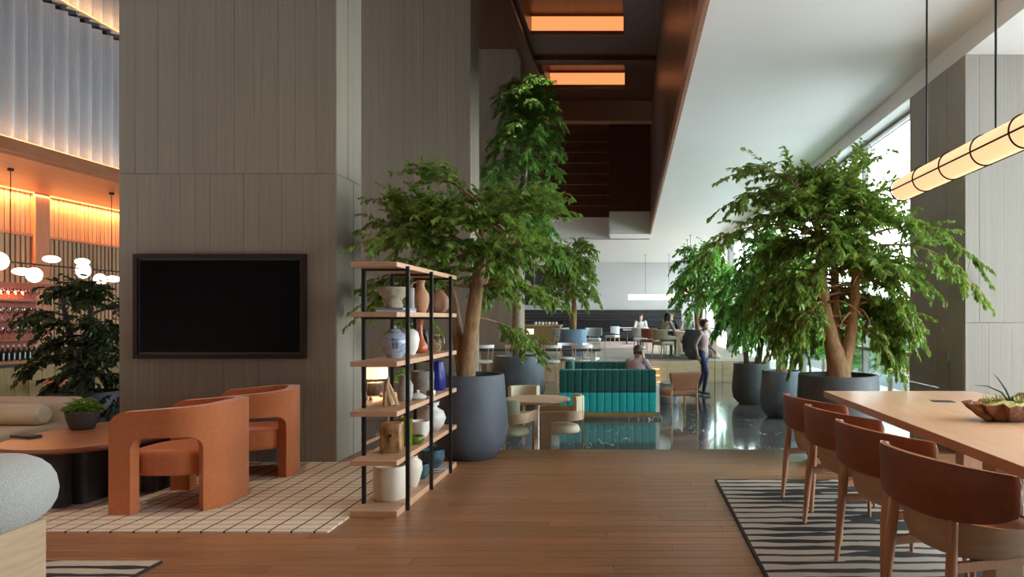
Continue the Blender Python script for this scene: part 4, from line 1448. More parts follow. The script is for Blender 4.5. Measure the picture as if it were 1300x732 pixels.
for k in range(200):
    a, b = r_.uniform(0, 2 * PI), r_.uniform(-0.2, 1)
    c_ = math.sqrt(max(0, 1 - b * b)) * r_.uniform(0.4, 1)
    P.append((0.12 * c_ * math.cos(a), 0.12 * c_ * math.sin(a), 0.16 + 0.13 * b))
    D.append((math.cos(a) + r_.gauss(0, .4), math.sin(a) + r_.gauss(0, .4), r_.uniform(-0.5, 0.8)))
    U.append((r_.gauss(0, .4), r_.gauss(0, .4), 1))
    LL.append(r_.uniform(0.04, 0.07))
    WW.append(0.014)
o = bpy.data.objects.new('foliage', leaf_mesh('foliage', P, D, U, LL, WW, 'leaf_light'))
C.objects.link(o)
o.parent = pp
tag(o, kind='stuff')
MB().tube([(0, 0, 0.07), (0.01, 0, 0.2)], 0.008, 6).build('stem', 'bark', pp)

# ------------------------------------------------------------------ long table with dining chairs
lt = empty('long_table', (0, 0, 0.012), 0, 'long oak communal table with a thick flat top', 'table')
MB().box(1.585, 2.80, 1.0, 5.68, 0.688, 0.738).build('top', 'oak_table', lt, bevel=0.003)
for x in (1.79, 2.60):
    for yy in (1.5, 3.33):
        MB().box(x - 0.07, x + 0.07, yy - 0.06, yy + 0.06, 0.0, 0.6875).build('leg', 'oak_shell', lt, bevel=0.006)
MB().box(2.33, 2.47, 4.85, 4.97, 0.0, 0.6875).build('leg', 'oak_leg', lt, bevel=0.006)
LTZ = 0.75
sk = empty('power_socket', (2.24, 4.97, LTZ), R(-8), 'flat black power socket plate set on the long table', 'socket')
MB().prism(rrect(-0.075, 0.075, -0.055, 0.055, 0.006, 3), 0, 0.003).build('plate', 'charcoal', sk)
MB().box(-0.045, 0.045, -0.012, 0.012, 0.0031, 0.005).build('slot', 'black_metal', sk)

# root bowl with air plants
rb = empty('root_bowl', (2.22, 4.05, LTZ), 0, 'rustic carved root bowl filled with moss and grassy plants on the long table', 'bowl')
rr_ = random.Random(12)
n_ = 40
offs = [1 + rr_.uniform(-0.09, 0.09) for _ in range(n_)]
lift = [rr_.uniform(-0.012, 0.018) for _ in range(n_)]
rings = []
for s, z, k in ((0.30, 0.002, 0), (0.52, 0.0, 0), (0.72, 0.030, 0.6), (0.92, 0.068, 0.9), (1.0, 0.096, 1), (0.94, 0.100, 1), (0.85, 0.080, 0.6), (0.5, 0.066, 0)):
    rings.append([(0.26 * s * (1 + (offs[j] - 1) * (0.5 + k)) * math.cos(2 * PI * j / n_), 0.15 * s * (1 + (offs[j] - 1) * (0.5 + k)) * math.sin(2 * PI * j / n_), z + lift[j] * k + 0.004) for j in range(n_)])
mb = MB().loft(rings)
mb.tube([(0.05, 0.08, 0.06), (0.12, 0.10, 0.12), (0.22, 0.06, 0.13), (0.30, 0.0, 0.10)], [0.03, 0.035, 0.03, 0.015], 9)
mb.tube([(-0.14, -0.05, 0.02), (-0.2, -0.04, 0.06), (-0.27, -0.02, 0.105)], [0.025, 0.03, 0.012], 8)
mb.build('bowl', 'root_wood', rb, sharp=25)
MB().ell((0, 0, 0.085), (0.20, 0.105, 0.03), 20, 8).build('moss', 'moss', rb)
P, D, U, LL, WW = [], [], [], [], []
for cx, cy in ((-0.14, -0.02), (0.03, -0.05), (0.10, 0.02), (0.02, 0.03), (-0.07, 0.0)):
    for k in range(46):
        P.append((cx + rr_.gauss(0, .015), cy + rr_.gauss(0, .012), 0.10))
        D.append((rr_.gauss(0, 0.7), rr_.gauss(0, 0.7), 1))
        U.append((rr_.gauss(0, 1), rr_.gauss(0, 1), 0.2))
        LL.append(rr_.uniform(0.03, 0.065))
        WW.append(0.0022)
o = bpy.data.objects.new('grass_tufts', leaf_mesh('grass', P, D, U, LL, WW, 'moss'))
C.objects.link(o)
o.parent = rb
tag(o, kind='stuff')
for pts in (((0.0, 0, 0.10), (-0.05, 0, 0.165), (-0.13, 0.0, 0.200), (-0.21, 0, 0.205)), ((0.01, 0, 0.10), (-0.025, 0, 0.18), (-0.07, 0, 0.245), (-0.10, 0, 0.275)), ((0.02, 0, 0.10), (0.0, -0.02, 0.14), (0.04, -0.03, 0.15), (0.07, -0.03, 0.10))):
    MB().tube(pts, [0.007, 0.006, 0.004, 0.001], 6).build('long_blade', 'blade_green', rb)


def dining_chair(loc, rz, label):
    t = empty('dining_chair', loc, rz, label, 'chair', 'leather dining chairs along the long table')
    # leather back: curved padded band wrapping round towards the front
    rings = []
    K = 28
    for i in range(K + 1):
        u = -1 + 2 * i / K
        a = u * R(84)
        cx, cy = -0.085 - 0.165 * math.cos(a), 0.385 * math.sin(a)
        nx, ny = -math.cos(a), math.sin(a)
        au = abs(u)
        top = 0.762 - 0.018 * au ** 2
        bot = 0.525 + 0.075 * au ** 2.2
        th = 0.050 * (1 - 0.25 * au)
        if au > 0.93:
            k = (au - 0.93) / 0.07
            mid = (top + bot) / 2
            f = math.sqrt(max(0.0, 1 - k * k)) * 0.55 + 0.45
            top, bot, th = mid + (top - mid) * f, mid + (bot - mid) * f, th * (0.35 + 0.65 * math.sqrt(max(0, 1 - k * k)))
        prof = []
        for du, z in ((0.30, bot), (0.5, bot + 0.012), (0.5, top - 0.016), (0.34, top), (-0.34, top), (-0.5, top - 0.016), (-0.5, bot + 0.012), (-0.30, bot)):
            tilt = 0.05 * (z - 0.53)
            prof.append((cx + nx * (th * du) + nx * tilt, cy + ny * (th * du) + ny * tilt, z))
        rings.append(prof)
    bo = MB().loft(rings).build('backrest', 'tan_leather', t, sharp=50)
    MB().tube([Vector(r_[3]) + Vector((0, 0, 0.0005)) for r_ in rings[2:-2]], 0.0022, 6).build('piping', 'leather_top', bo)
    # seat shell of bent veneer and pad
    rings = []
    for s, z in ((0.70, 0.365), (0.80, 0.365), (0.90, 0.388), (0.97, 0.430), (1.0, 0.500), (0.975, 0.500), (0.945, 0.430), (0.6, 0.42)):
        ring = []
        for k in range(36):
            a = 2 * PI * k / 36
            e = 0.78
            x = 0.02 + 0.255 * s * math.copysign(abs(math.cos(a)) ** e, math.cos(a))
            y = 0.265 * s * math.copysign(abs(math.sin(a)) ** e, math.sin(a))
            dz = 0.030 * (-math.cos(a)) if z > 0.48 else 0
            ring.append((x, y, z + dz))
        rings.append(ring)
    MB().loft(rings).build('seat_shell', 'oak_shell', t, sharp=50)
    rings = []
    for s, z in ((0.90, 0.432), (0.93, 0.455), (0.90, 0.470), (0.6, 0.478), (0.05, 0.48)):
        rings.append([(0.02 + 0.245 * s * math.copysign(abs(math.cos(2 * PI * k / 36)) ** 0.78, math.cos(2 * PI * k / 36)),
                       0.245 * s * math.copysign(abs(math.sin(2 * PI * k / 36)) ** 0.78, math.sin(2 * PI * k / 36)), z) for k in range(36)])
    MB().loft(rings).build('seat_pad', 'leather_top', t, sharp=60)
    for sy in (-1, 1):
        MB().tube([(-0.272, sy * 0.205, 0), (-0.250, sy * 0.190, 0.30), (-0.222, sy * 0.175, 0.60)], [0.013, 0.023, 0.019], 12).build('leg', 'oak_leg', t)
        MB().tube([(0.225, sy * 0.215, 0), (0.19, sy * 0.18, 0.385)], [0.011, 0.018], 12).build('leg', 'oak_leg', t)
        MB().box(-0.235, 0.19, sy * 0.183 - 0.011, sy * 0.183 + 0.011, 0.325, 0.364).build('side_rail', 'oak_leg', t)
    return t


for yy, lab in ((5.05, 'tan leather dining chair at the table end beside the tree planter'),
                (4.40, 'tan leather dining chair second along the table from the tree planter'),
                (3.70, 'tan leather dining chair third along the table from the tree planter'),
                (2.99, 'tan leather dining chair fourth along the table from the tree planter')):
    dining_chair((1.455, yy, 0.012), R(16), lab)

# linear pendant over the table
def linear_pendant(name, p0, p1, rad, shade, label, drops, ceil, rings=7):
    p0, p1 = Vector(p0), Vector(p1)
    t = empty(name, p0, 0, label, 'pendant lamp')
    d = p1 - p0
    MB().tube([d * 0.0, d * 0.004, d * 0.996, d], [rad * 0.86, rad, rad, rad * 0.86], 28).build('shade', shade, t, sharp=50)
    ax = d.normalized()
    side = Vector((0, 0, 1)).cross(ax)
    for k in range(rings):
        c = d * (k / (rings - 1))
        pts = [c + side * ((rad + 0.004) * math.cos(2 * PI * j / 32)) + Vector((0, 0, (rad + 0.004) * math.sin(2 * PI * j / 32))) for j in range(33)]
        MB().tube(pts, 0.0055, 6).build('hoop', 'bronze', t)
    for a in (188, 68, 308):
        o_ = side * ((rad + 0.005) * math.cos(R(a))) + Vector((0, 0, (rad + 0.005) * math.sin(R(a))))
        MB().tube([o_, d + o_], 0.0055, 6).build('rod', 'bronze', t)
    for u in drops:
        c = d * u
        cb_ = MB().tube([c + Vector((0, 0, rad)), c + Vector((0, 0, ceil - p0.z))], 0.007, 8).build('cable', 'black_metal', t)
        MB().lathe([(0.035, ceil - p0.z - 0.02), (0.035, ceil - p0.z - 0.0005)], 14, tuple(c)).build('ceiling_cap', 'black_metal', cb_)
    return t


linear_pendant('linear_pendant', (2.11, 5.38, 2.345), (2.11, 1.6, 2.345), 0.087, 'pendant_shade', 'long cylindrical pendant with warm paper shade over the communal table', (0.119, 0.365, 0.9), CEIL, 10)
linear_pendant('linear_pendant', (-0.10, 30.8, 2.26), (2.50, 30.8, 2.26), 0.12, 'pendant_far_shade', 'glowing cylindrical pendant crosswise before the white back wall', (0.30, 0.70), CEIL, 6)
linear_pendant('linear_pendant', (2.05, 26.4, 2.30), (2.05, 22.6, 2.30), 0.11, 'pendant_far_shade', 'glowing cylindrical pendant half hidden behind the light green tree', (0.05, 0.4, 0.75), CEIL, 6)
area('pendant_glow', (2.11, 3.4, 2.24), (0, 0, R(90)), 3.4, 0.15, 16, (1, 0.68, 0.36))

# ------------------------------------------------------------------ glass balustrades
def glass_run(labels, pts, y, z0, z1, group):
    for a, b, label in zip(pts, pts[1:], labels):
        t = empty('glass_balustrade', (0, y, z0), 0, label, 'balustrade', group)
        MB().box(a + 0.006, b - 0.006, -0.006, 0.006, 0, z1 - z0).build('pane', 'glass', t)
        MB().box(b - 0.0058, b - 0.0002, -0.006, 0.006, 0, z1 - z0).build('edge', 'glass_edge', t)


glass_run(['clear glass balustrade panel before the round cafe table', 'clear glass balustrade panel before the teal sofa', 'clear glass balustrade panel before the two window trees on the marble',
           'clear glass balustrade panel running up to the pale concrete pillar'], [-1.83, -0.485, 0.873, 2.23, 3.28], EDGE + 0.02, LOW, 1.01, 'balustrade on the timber edge')
glass_run(['clear glass balustrade panel beside the lit steps on the far level', 'clear glass balustrade panel behind the walking man on the far level'], [0.80, 2.1, 3.4], 18.95, PLAT, PLAT + 1.0, 'balustrade on the far level')
glass_run(['clear glass balustrade panel behind the high counter on the far level', 'clear glass balustrade panel before the sky blue planter on the far level'], [-3.3, -2.0, -0.68], 18.95, PLAT, PLAT + 1.0, 'balustrade on the far level')

# ------------------------------------------------------------------ cafe set on the marble
ctb = empty('round_cafe_table', (-1.16, 8.62, LOW), 0, 'round pale wooden cafe table on a slim white leg', 'table')
MB().lathe([(0.001, 0.715), (0.40, 0.715), (0.415, 0.725), (0.415, 0.742), (0.41, 0.748), (0.001, 0.75)], 48, cap=False).build('top', 'cafe_wood', ctb)
MB().lathe([(0.03, 0.02), (0.03, 0.715)], 16).build('column', 'white_gloss', ctb)
MB().lathe([(0.001, 0), (0.22, 0), (0.22, 0.012), (0.05, 0.022), (0.001, 0.022)], 32, cap=False).build('foot', 'white_gloss', ctb)


def cafe_chair(loc, rz, label, pad='cream_pad'):
    t = empty('cafe_chair', loc, rz, label, 'chair', 'bent wood cafe chairs')
    band_mesh(0.24, 0.27, 0.265, 0.22, 0.026, [(0.0, 0.10), (0.485, 0.515), (0.90, 1.0)], 0.545, lambda s: 0.66, 0.02).build('frame_band', 'cafe_wood', t, bevel=0.004, sharp=50)
    mb = MB()
    outl = rrect(-0.235, 0.235, -0.235, 0.235, 0.20, 8)
    mb.loft([[(x * s, y * s, z) for x, y in outl] for z, s in ((0.385, 0.95), (0.40, 1.0), (0.42, 1.0), (0.455, 0.93), (0.475, 0.72), (0.482, 0.3), (0.483, 0.02))]).build('seat', pad, t, sharp=60)
    rings = []
    for i in range(13):
        a = R(-52 + 104 * i / 12)
        cx, cy = -0.03 - 0.235 * math.cos(a), 0.25 * math.sin(a)
        nx, ny = -math.cos(a), math.sin(a)
        rings.append([(cx + nx * d, cy + ny * d, z) for d, z in ((0.02, 0.60), (0.024, 0.64), (0.024, 0.80), (0.012, 0.82), (-0.02, 0.82), (-0.034, 0.80), (-0.034, 0.64), (-0.025, 0.60))])
    MB().loft(rings).build('back_pad', pad, t, sharp=60, bevel=0.0)
    return t


cafe_chair((-0.84, 8.32, LOW), R(180 + 6), 'bent wood cafe chair with cream seat, turned side on by the round table')
cafe_chair((-1.42, 8.10, LOW), R(78), 'bent wood cafe chair with sage back pad before the round table', 'sage_pad')
cafe_chair((-1.42, 9.30, LOW), R(-80), 'bent wood cafe chair on the far side of the round table')

# ------------------------------------------------------------------ teal sofas
def channel_sofa(loc, rz, W_, label, n):
    t = empty('channel_sofa', loc, rz, label, 'sofa')
    MB().box(-W_ / 2 + 0.012, W_ / 2 - 0.012, 0.008, 0.85, 0.0, 0.059).build('plinth', 'olive_panel', t)
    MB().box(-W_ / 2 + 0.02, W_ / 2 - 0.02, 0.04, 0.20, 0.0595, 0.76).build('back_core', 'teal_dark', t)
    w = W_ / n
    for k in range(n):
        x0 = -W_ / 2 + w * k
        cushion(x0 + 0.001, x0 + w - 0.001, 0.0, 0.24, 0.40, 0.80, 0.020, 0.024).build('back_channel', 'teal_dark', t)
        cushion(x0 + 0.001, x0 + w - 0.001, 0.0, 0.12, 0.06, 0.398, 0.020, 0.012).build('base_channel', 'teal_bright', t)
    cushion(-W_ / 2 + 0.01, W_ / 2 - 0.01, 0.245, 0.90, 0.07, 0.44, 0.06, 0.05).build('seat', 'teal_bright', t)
    return t


tag(MB().prism(rrect(-1.32, 0.56, 11.86, 15.3, 0.02, 2), LOW + 0.0005, LOW + 0.04).build('sofa_plinth', 'marble'), 'low dark marble plinth under the two teal sofas', 'plinth')
s1 = channel_sofa((-0.392, 12.10, LOW + 0.04), 0, 1.69, 'teal velvet channel tufted sofa with its back to the timber floor', 13)
MB().box(0.848, 0.905, 0.02, 0.9, 0.06, 0.52).build('end_panel', 'white_gloss', s1)  # white colour stands for light reflected off the sofa end
s2 = channel_sofa((-0.40, 14.55, LOW + 0.04), PI, 1.5, 'teal velvet sofa facing the other across the marble', 12)
tag(cushion(-0.17, 0.17, -0.06, 0.06, 0, 0.34, 0.05, 0.05).build('cushion', 'teal_dark', loc=(-0.86, 12.52, 0.084), rz=R(5)), 'dark teal velvet cushion propped in the sofa corner', 'cushion')
tag(cushion(-0.07, 0.07, -0.2, 0.2, 0, 0.50, 0.06, 0.06).build('bolster', 'teal_dark', loc=(-1.10, 12.62, 0.082)), 'upright dark teal velvet bolster at the sofa end', 'cushion')

# leather armchair by the sofa
lc = empty('leather_armchair', (0.88, 12.72, LOW), R(112), 'brown leather armchair with wooden legs beside the teal sofa', 'armchair')
cushion(-0.27, 0.30, -0.27, 0.27, 0.34, 0.46, 0.05, 0.04).build('seat', 'brown_leather', lc)
mb = MB()
rings = []
for z, w, x in ((0.45, 0.20, -0.25), (0.50, 0.25, -0.255), (0.70, 0.31, -0.29), (0.755, 0.32, -0.30), (0.77, 0.30, -0.30)):
    rings.append([(x + a, y, z) for a, y in rrect(-0.035, 0.035, -w, w, 0.03, 4)])
mb.loft(rings).build('backrest', 'brown_leather', lc, sharp=50)
for sy in (-1, 1):
    MB().tube([(-0.27, sy * 0.26, 0), (-0.25, sy * 0.25, 0.40), (-0.30, sy * 0.25, 0.68)], [0.016, 0.022, 0.016], 10).build('leg', 'oak_leg', lc)
    MB().tube([(0.26, sy * 0.26, 0), (0.25, sy * 0.26, 0.36)], [0.015, 0.022], 10).build('leg', 'oak_leg', lc)
    MB().box(-0.25, 0.25, sy * 0.255 - 0.012, sy * 0.255 + 0.012, 0.30, 0.34).build('side_rail', 'oak_leg', lc)
# patterned pouf
tag(MB().lathe([(0.001, 0), (0.18, 0), (0.21, 0.06), (0.21, 0.34), (0.18, 0.40), (0.001, 0.41)], 28, cap=False).build('pouf', 'blue_white', loc=(0.80, 14.4, LOW)), 'round blue patterned pouf between sofa and leather armchair', 'pouf')

# ------------------------------------------------------------------ high counter with stools
hc = empty('high_counter', (-2.2, 16.35, LOW), 0, 'narrow black topped high counter with white legs', 'counter')
MB().box(-1.65, 1.52, -0.25, 0.25, 0.97, 1.01).build('top', 'charcoal', hc, bevel=0.004)
for x in (-1.4, 0.0, 1.32):
    MB().box(x - 0.07, x + 0.07, -0.08, 0.08, 0, 0.97).build('leg', 'white_gloss', hc)
for x, lab in ((-1.80, 'white backed bar stool in the middle of the high counter'), (-1.10, 'white backed bar stool at the sofa end of the high counter'),
               (-2.62, 'white backed bar stool behind the wide blue planter'), (-3.35, 'white backed bar stool at the pillar end of the high counter')):
    bar_stool((x, 15.85, LOW), R(90), lab, 'stools at the high counter', 'white_gloss', 'cafe_wood')
for x, lab in ((-1.55, 'bar stool on the far side of the high counter next to the wide planter'), (-0.95, 'bar stool on the far side of the high counter next to its end')):
    bar_stool((x, 16.95, LOW), R(-90), lab, 'stools at the high counter', 'white_gloss', 'cafe_wood')

# ------------------------------------------------------------------ far steps
stp = empty('lit_steps', (0.62, 18.8, LOW), 0, 'wooden steps with amber light under the treads up to the far level', 'steps')
for k in range(3):
    td_ = MB().box(-1.0, 0.175, -0.90 + 0.30 * k, -0.002, 0.144 * k, 0.144 * k + 0.142).build('tread', 'cafe_wood', stp)
    MB().box(-0.98, 0.155, -0.905 + 0.30 * k, -0.9005 + 0.30 * k, 0.144 * k + 0.075, 0.144 * k + 0.110).build('light_strip', 'step_glow', td_)

# ------------------------------------------------------------------ far room
wb = bpy.data.objects['wall_back']
for k in range(9):
    MB().box(-8.5, 2.6, 35.10, 35.199, PLAT + 0.175 * k + 0.006, PLAT + 0.175 * (k + 1) - 0.006).build('wainscot_board', 'charcoal', wb)
bq = empty('banquette', (0.0, 34.6, PLAT), 0, 'long charcoal banquette bench against the back wall', 'bench')
cushion(-3.4, 2.5, -0.35, 0.25, 0.12, 0.46, 0.05, 0.04).build('seat', 'charcoal', bq)
for k in range(5):
    cushion(-3.4, 2.5, 0.255, 0.42, 0.47 + 0.125 * k, 0.592 + 0.125 * k, 0.04, 0.03).build('back_roll', 'planter_dark', bq)
MB().box(-3.3, 2.4, -0.25, 0.25, 0, 0.12).build('plinth', 'black_metal', bq)

dw = struct('window_3', MB().box(-5.6, -4.1, 35.12, 35.199, 2.0, 4.0), 'charcoal')
for x in (-5.58, -4.85, -4.12):
    MB().box(x - 0.02, x + 0.02, 35.09, 35.119, 2.0, 4.0).build('glazing_bar', 'window_frame_grey', dw)
MB().box(-5.6, -4.1, 35.09, 35.119, 2.95, 3.0).build('glazing_bar', 'window_frame_grey', dw)

sv = empty('service_counter', (-3.9, 26.5, PLAT), 0, 'olive wood service counter in the far room', 'counter')
MB().box(-2.2, 1.25, -0.35, 0.35, 0, 0.86).build('body', 'olive_panel', sv)
MB().box(-2.25, 1.30, -0.40, 0.40, 0.861, 0.90).build('top', 'oak', sv, bevel=0.005)
MB().box(0.0, 0.26, -0.356, -0.351, 0.55, 0.75).build('sign_plate', 'pendant_far_shade', sv)
for k in range(7):
    tag(MB().lathe(vase([(0.03, 0), (0.045, 0.03), (0.05, 0.11)], 0.005), 16, cap=False).build('cup', 'white_gloss', loc=(-3.6 + 0.13 * k, 26.4 + 0.05 * (k % 2), PLAT + 0.90)),
        'white cup on the olive service counter', 'cup', 'cups on the service counter')


def tub_chair(loc, rz, label, m='grey_fabric', legm='cafe_wood', group='grey tub chairs on the far level'):
    t = empty('tub_chair', loc, rz, label, 'chair', group)
    cushion(-0.24, 0.26, -0.25, 0.25, 0.36, 0.46, 0.08, 0.03).build('seat', m, t)
    rings = []
    for i in range(15):
        a = R(-80 + 160 * i / 14)
        cx, cy = 0.0 - 0.26 * math.cos(a), 0.29 * math.sin(a)
        nx, ny = -math.cos(a), math.sin(a)
        b = 0.50 + 0.06 * abs(i - 7) / 7
        rings.append([(cx + nx * d, cy + ny * d, z) for d, z in ((0.02, b), (0.025, 0.80), (0.0, 0.82), (-0.025, 0.80), (-0.025, b))])
    MB().loft(rings).build('backrest', m, t, sharp=50)
    for sx in (-1, 1):
        for sy in (-1, 1):
            MB().tube([(sx * 0.24, sy * 0.24, 0), (sx * 0.19, sy * 0.19, 0.37)], [0.012, 0.018], 8).build('leg', legm, t)
    for sy in (-1, 1):
        MB().tube([(-0.20, sy * 0.16, 0.40), (-0.23, sy * 0.15, 0.56)], 0.014, 8).build('back_strut', legm, t)
    return t


def far_table(loc, w, d, label, m='white_gloss', h=0.74, legs='charcoal'):
    t = empty('bistro_table', loc, 0, label, 'table')
    MB().prism(rrect(-w / 2, w / 2, -d / 2, d / 2, 0.04, 3), h - 0.035, h).build('top', m, t)
    MB().lathe([(0.001, 0), (0.24, 0), (0.24, 0.015), (0.035, 0.03), (0.03, h - 0.036)], 20, cap=False).build('pedestal', legs, t)
    return t


tub_chair((-0.72, 28.4, PLAT), R(155), 'grey tub chair alone before the dark banquette')
tub_chair((-1.28, 24.2, PLAT), R(-95), 'grey tub chair beside the sky blue planter')
tub_chair((-2.45, 24.6, PLAT), R(80), 'grey tub chair on the service counter side of the sky blue planter')
far_table((-1.75, 25.0, PLAT), 0.8, 0.7, 'white bistro table behind the sky blue planter')
far_table((-0.15, 31.0, PLAT), 0.8, 0.7, 'small white bistro table by the dark banquette')
tub_chair((0.36, 24.6, PLAT), R(92), 'grey tub chair across the table from the woman in white')
far_table((0.38, 25.6, PLAT), 1.3, 0.8, 'white topped bistro table before the woman in white')
tub_chair((0.40, 26.55, PLAT), R(-90), 'grey tub chair carrying the woman in white', 'grey_fabric')
tub_chair((0.66, 23.0, PLAT), R(60), 'rust brown tub chair at the end of the far communal table', 'brown_leather', group='brown tub chairs')

ft = empty('far_communal_table', (1.88, 20.95, PLAT + 0.012), 0, 'oak communal table on the far level with people around it', 'table')
MB().box(-0.55, 0.80, -0.45, 0.45, 0.70, 0.75).build('top', 'cafe_wood', ft, bevel=0.004)
for x in (-0.45, 0.62):
    MB().box(x - 0.07, x + 0.07, -0.38, 0.38, 0, 0.70).build('leg', 'cafe_wood', ft)
tag(MB().box(-1.2, 1.0, -1.0, 1.4, 0.0005, 0.012).build('dark_mat', 'planter_slate', loc=(1.6, 20.9, PLAT)), 'dark mat beneath the far communal table', 'rug')
tub_chair((0.96, 20.42, PLAT + 0.012), R(35), 'beige tub chair carrying the person in a beige jacket', 'shirt_beige', group='tub chairs at the far communal table')
tub_chair((1.28, 22.0, PLAT + 0.012), R(-75), 'beige tub chair carrying the person in black', 'shirt_beige', group='tub chairs at the far communal table')
tub_chair((1.86, 22.0, PLAT + 0.012), R(-100), 'beige tub chair carrying the person in a pale grey top', 'shirt_beige', group='tub chairs at the far communal table')


# ------------------------------------------------------------------ people
def person(label, loc, rz, J, mats, hair, hair_long=False):
    """J: joint positions (local, facing -y); one continuous body mesh, hair as its child"""
    V_ = {k: Vector(v) for k, v in J.items()}
    mb = MB()
    sp = [V_['pelvis'], V_['waist'], V_['chest'], V_['neck']]
    fx = V_['shR'] - V_['shL']
    fx.normalize()
    ax = (V_['neck'] - V_['pelvis']).normalized()
    fy = ax.cross(fx).normalized()

    def tr(u):
        f = u * 3
        i = min(int(f), 2)
        return sp[i].lerp(sp[i + 1], f - i)
    rings = []
    for u, a, b in ((-0.16, .10, .08), (-0.08, .155, .11), (0.08, .168, .120), (0.30, .142, .105), (0.5, .152, .108), (0.66, .175, .115), (0.80, .180, .105), (0.90, .135, .085), (0.96, .07, .065), (1.0, .05, .052)):
        c = tr(max(u, 0)) + ax * (min(u, 0) * 0.6)
        rings.append([c + fx * (a * math.cos(2 * PI * k / 20)) + fy * (b * math.sin(2 * PI * k / 20)) for k in range(20)])
    mb.loft(rings)
    mb.tube([V_['neck'] - ax * 0.04, V_['neck'].lerp(V_['head'], 0.6)], [0.056, 0.05], 12)
    h = V_['head']
    hd = Vector(J.get('look', (0, -1, 0))).normalized()
    hx = Vector((0, 0, 1)).cross(hd).normalized()
    hz = hd.cross(hx)

    def hp(x, y, z):
        return h + hx * x + hd * y + hz * z
    rings = []
    for z, a, b, o_ in ((-0.125, .030, .030, .030), (-0.112, .048, .055, .022), (-0.08, .060, .080, .012), (-0.03, .070, .094, .002), (0.02, .076, .100, -.004), (0.06, .073, .096, -.008), (0.09, .058, .078, -.010), (0.110, .032, .045, -.010), (0.116, .008, .01, -.010)):
        rings.append([hp(a * math.cos(2 * PI * k / 18), o_ + b * math.sin(2 * PI * k / 18), z) for k in range(18)])
    mb.loft(rings)
    mb.tube([hp(0, 0.088, 0.012), hp(0, 0.105, -0.018), hp(0, 0.092, -0.034)], [0.010, 0.014, 0.011], 8)
    mb.tube([hp(-0.02, 0.086, -0.058), hp(0, 0.093, -0.058), hp(0.02, 0.086, -0.058)], [0.006, 0.009, 0.006], 8)
    for s in (-1, 1):
        mb.ell(tuple(hp(s * 0.075, -0.005, -0.008)), (0.014, 0.020, 0.028), 8, 6)
    for s in 'LR':
        a, b, c = V_['sh' + s], V_['el' + s], V_['wr' + s]
        mb.tube([a, a.lerp(b, 0.35), b, b.lerp(c, 0.3), c], [0.062, 0.052, 0.042, 0.040, 0.027], 12)
        mb.ell(tuple(a), (0.062, 0.062, 0.062), 12, 8)
        hdv = (c - b).normalized()
        cd = Vector(J.get('hand' + s, tuple(hdv))).normalized()
        sd = Vector((0, 0, 1)).cross(cd)
        sd = sd.normalized() if sd.length > 0.2 else Vector((1, 0, 0))
        if abs(cd.z) > 0.8:
            sd = Vector((0, 1, 0))
        nd = sd.cross(cd).normalized()
        palm = [c, c + cd * 0.03, c + cd * 0.085]
        rings = [[q + sd * (w * math.cos(2 * PI * k / 12)) + nd * (0.014 * math.sin(2 * PI * k / 12)) for k in range(12)] for q, w in zip(palm, (0.024, 0.038, 0.040))]
        mb.loft(rings)
        for f, ln in ((-0.030, 0.062), (-0.010, 0.075), (0.010, 0.070), (0.030, 0.052)):
            q = palm[2] + sd * f
            mb.tube([q - cd * 0.01, q + cd * ln * 0.55 - nd * 0.004, q + cd * ln - nd * 0.018], [0.0095, 0.009, 0.0075], 7)
        q = palm[1] - sd * 0.03
        mb.tube([q, q + cd * 0.03 - sd * 0.022, q + cd * 0.055 - sd * 0.026], [0.011, 0.010, 0.008], 7)
    for s in 'LR':
        a, b, c, d = V_['hip' + s], V_['kn' + s], V_['an' + s], V_['toe' + s]
        mb.tube([a, a.lerp(b, 0.4), b, b.lerp(c, 0.28), c], [0.090, 0.082, 0.058, 0.056, 0.040], 14)
        mb.ell(tuple(a), (0.09, 0.09, 0.09), 12, 8)
        hl = c + (c - d) * 0.28
        hl.z = d.z
        mb.tube([hl, c + Vector((0, 0, d.z - c.z)) * 0.6, d], [0.034, 0.046, 0.028], 12)
    tmp = mb.build('body_raw', 'skin')
    md = tmp.modifiers.new('r', 'REMESH')
    md.mode = 'VOXEL'
    md.voxel_size = 0.0105
    md.use_smooth_shade = True
    sm = tmp.modifiers.new('s', 'SMOOTH')
    sm.factor = 0.4
    sm.iterations = 2
    dg = bpy.context.evaluated_depsgraph_get()
    me = bpy.data.meshes.new_from_object(tmp.evaluated_get(dg))
    bpy.data.objects.remove(tmp)
    me.name = 'person'
    me.materials.clear()
    for m in mats:
        me.materials.append(MATS[m])     # skin, shirt, sleeve, trousers, shoes
    bones = [(sp[0] - ax * 0.02, sp[2], 1, .13), (sp[2], sp[3] - ax * 0.03, 1, .12), (V_['neck'], h, 0, .05), (h + hz * 0.05, h - hz * 0.06, 0, .08)]
    for s in 'LR':
        bones += [(V_['sh' + s], V_['el' + s], 1, .05), (V_['el' + s], V_['wr' + s], 2, .04), (V_['wr' + s], V_['wr' + s] + Vector(J.get('hand' + s, tuple(V_['wr' + s] - V_['el' + s]))).normalized() * 0.16, 0, .02),
                  (V_['hip' + s], V_['kn' + s], 3, .08), (V_['kn' + s], V_['an' + s], 3, .05), (V_['an' + s] + Vector((0, 0, -0.035)), V_['toe' + s], 4, .035)]
    bones.append((V_['hipL'] + Vector((0, 0, 0.02)), V_['hipR'] + Vector((0, 0, 0.02)), 3, .10))
    n = len(me.polygons)
    cen = np.empty(n * 3)
    me.polygons.foreach_get('center', cen)
    cen = cen.reshape(-1, 3)
    best = np.full(n, 1e9)
    idx = np.zeros(n, np.int32)
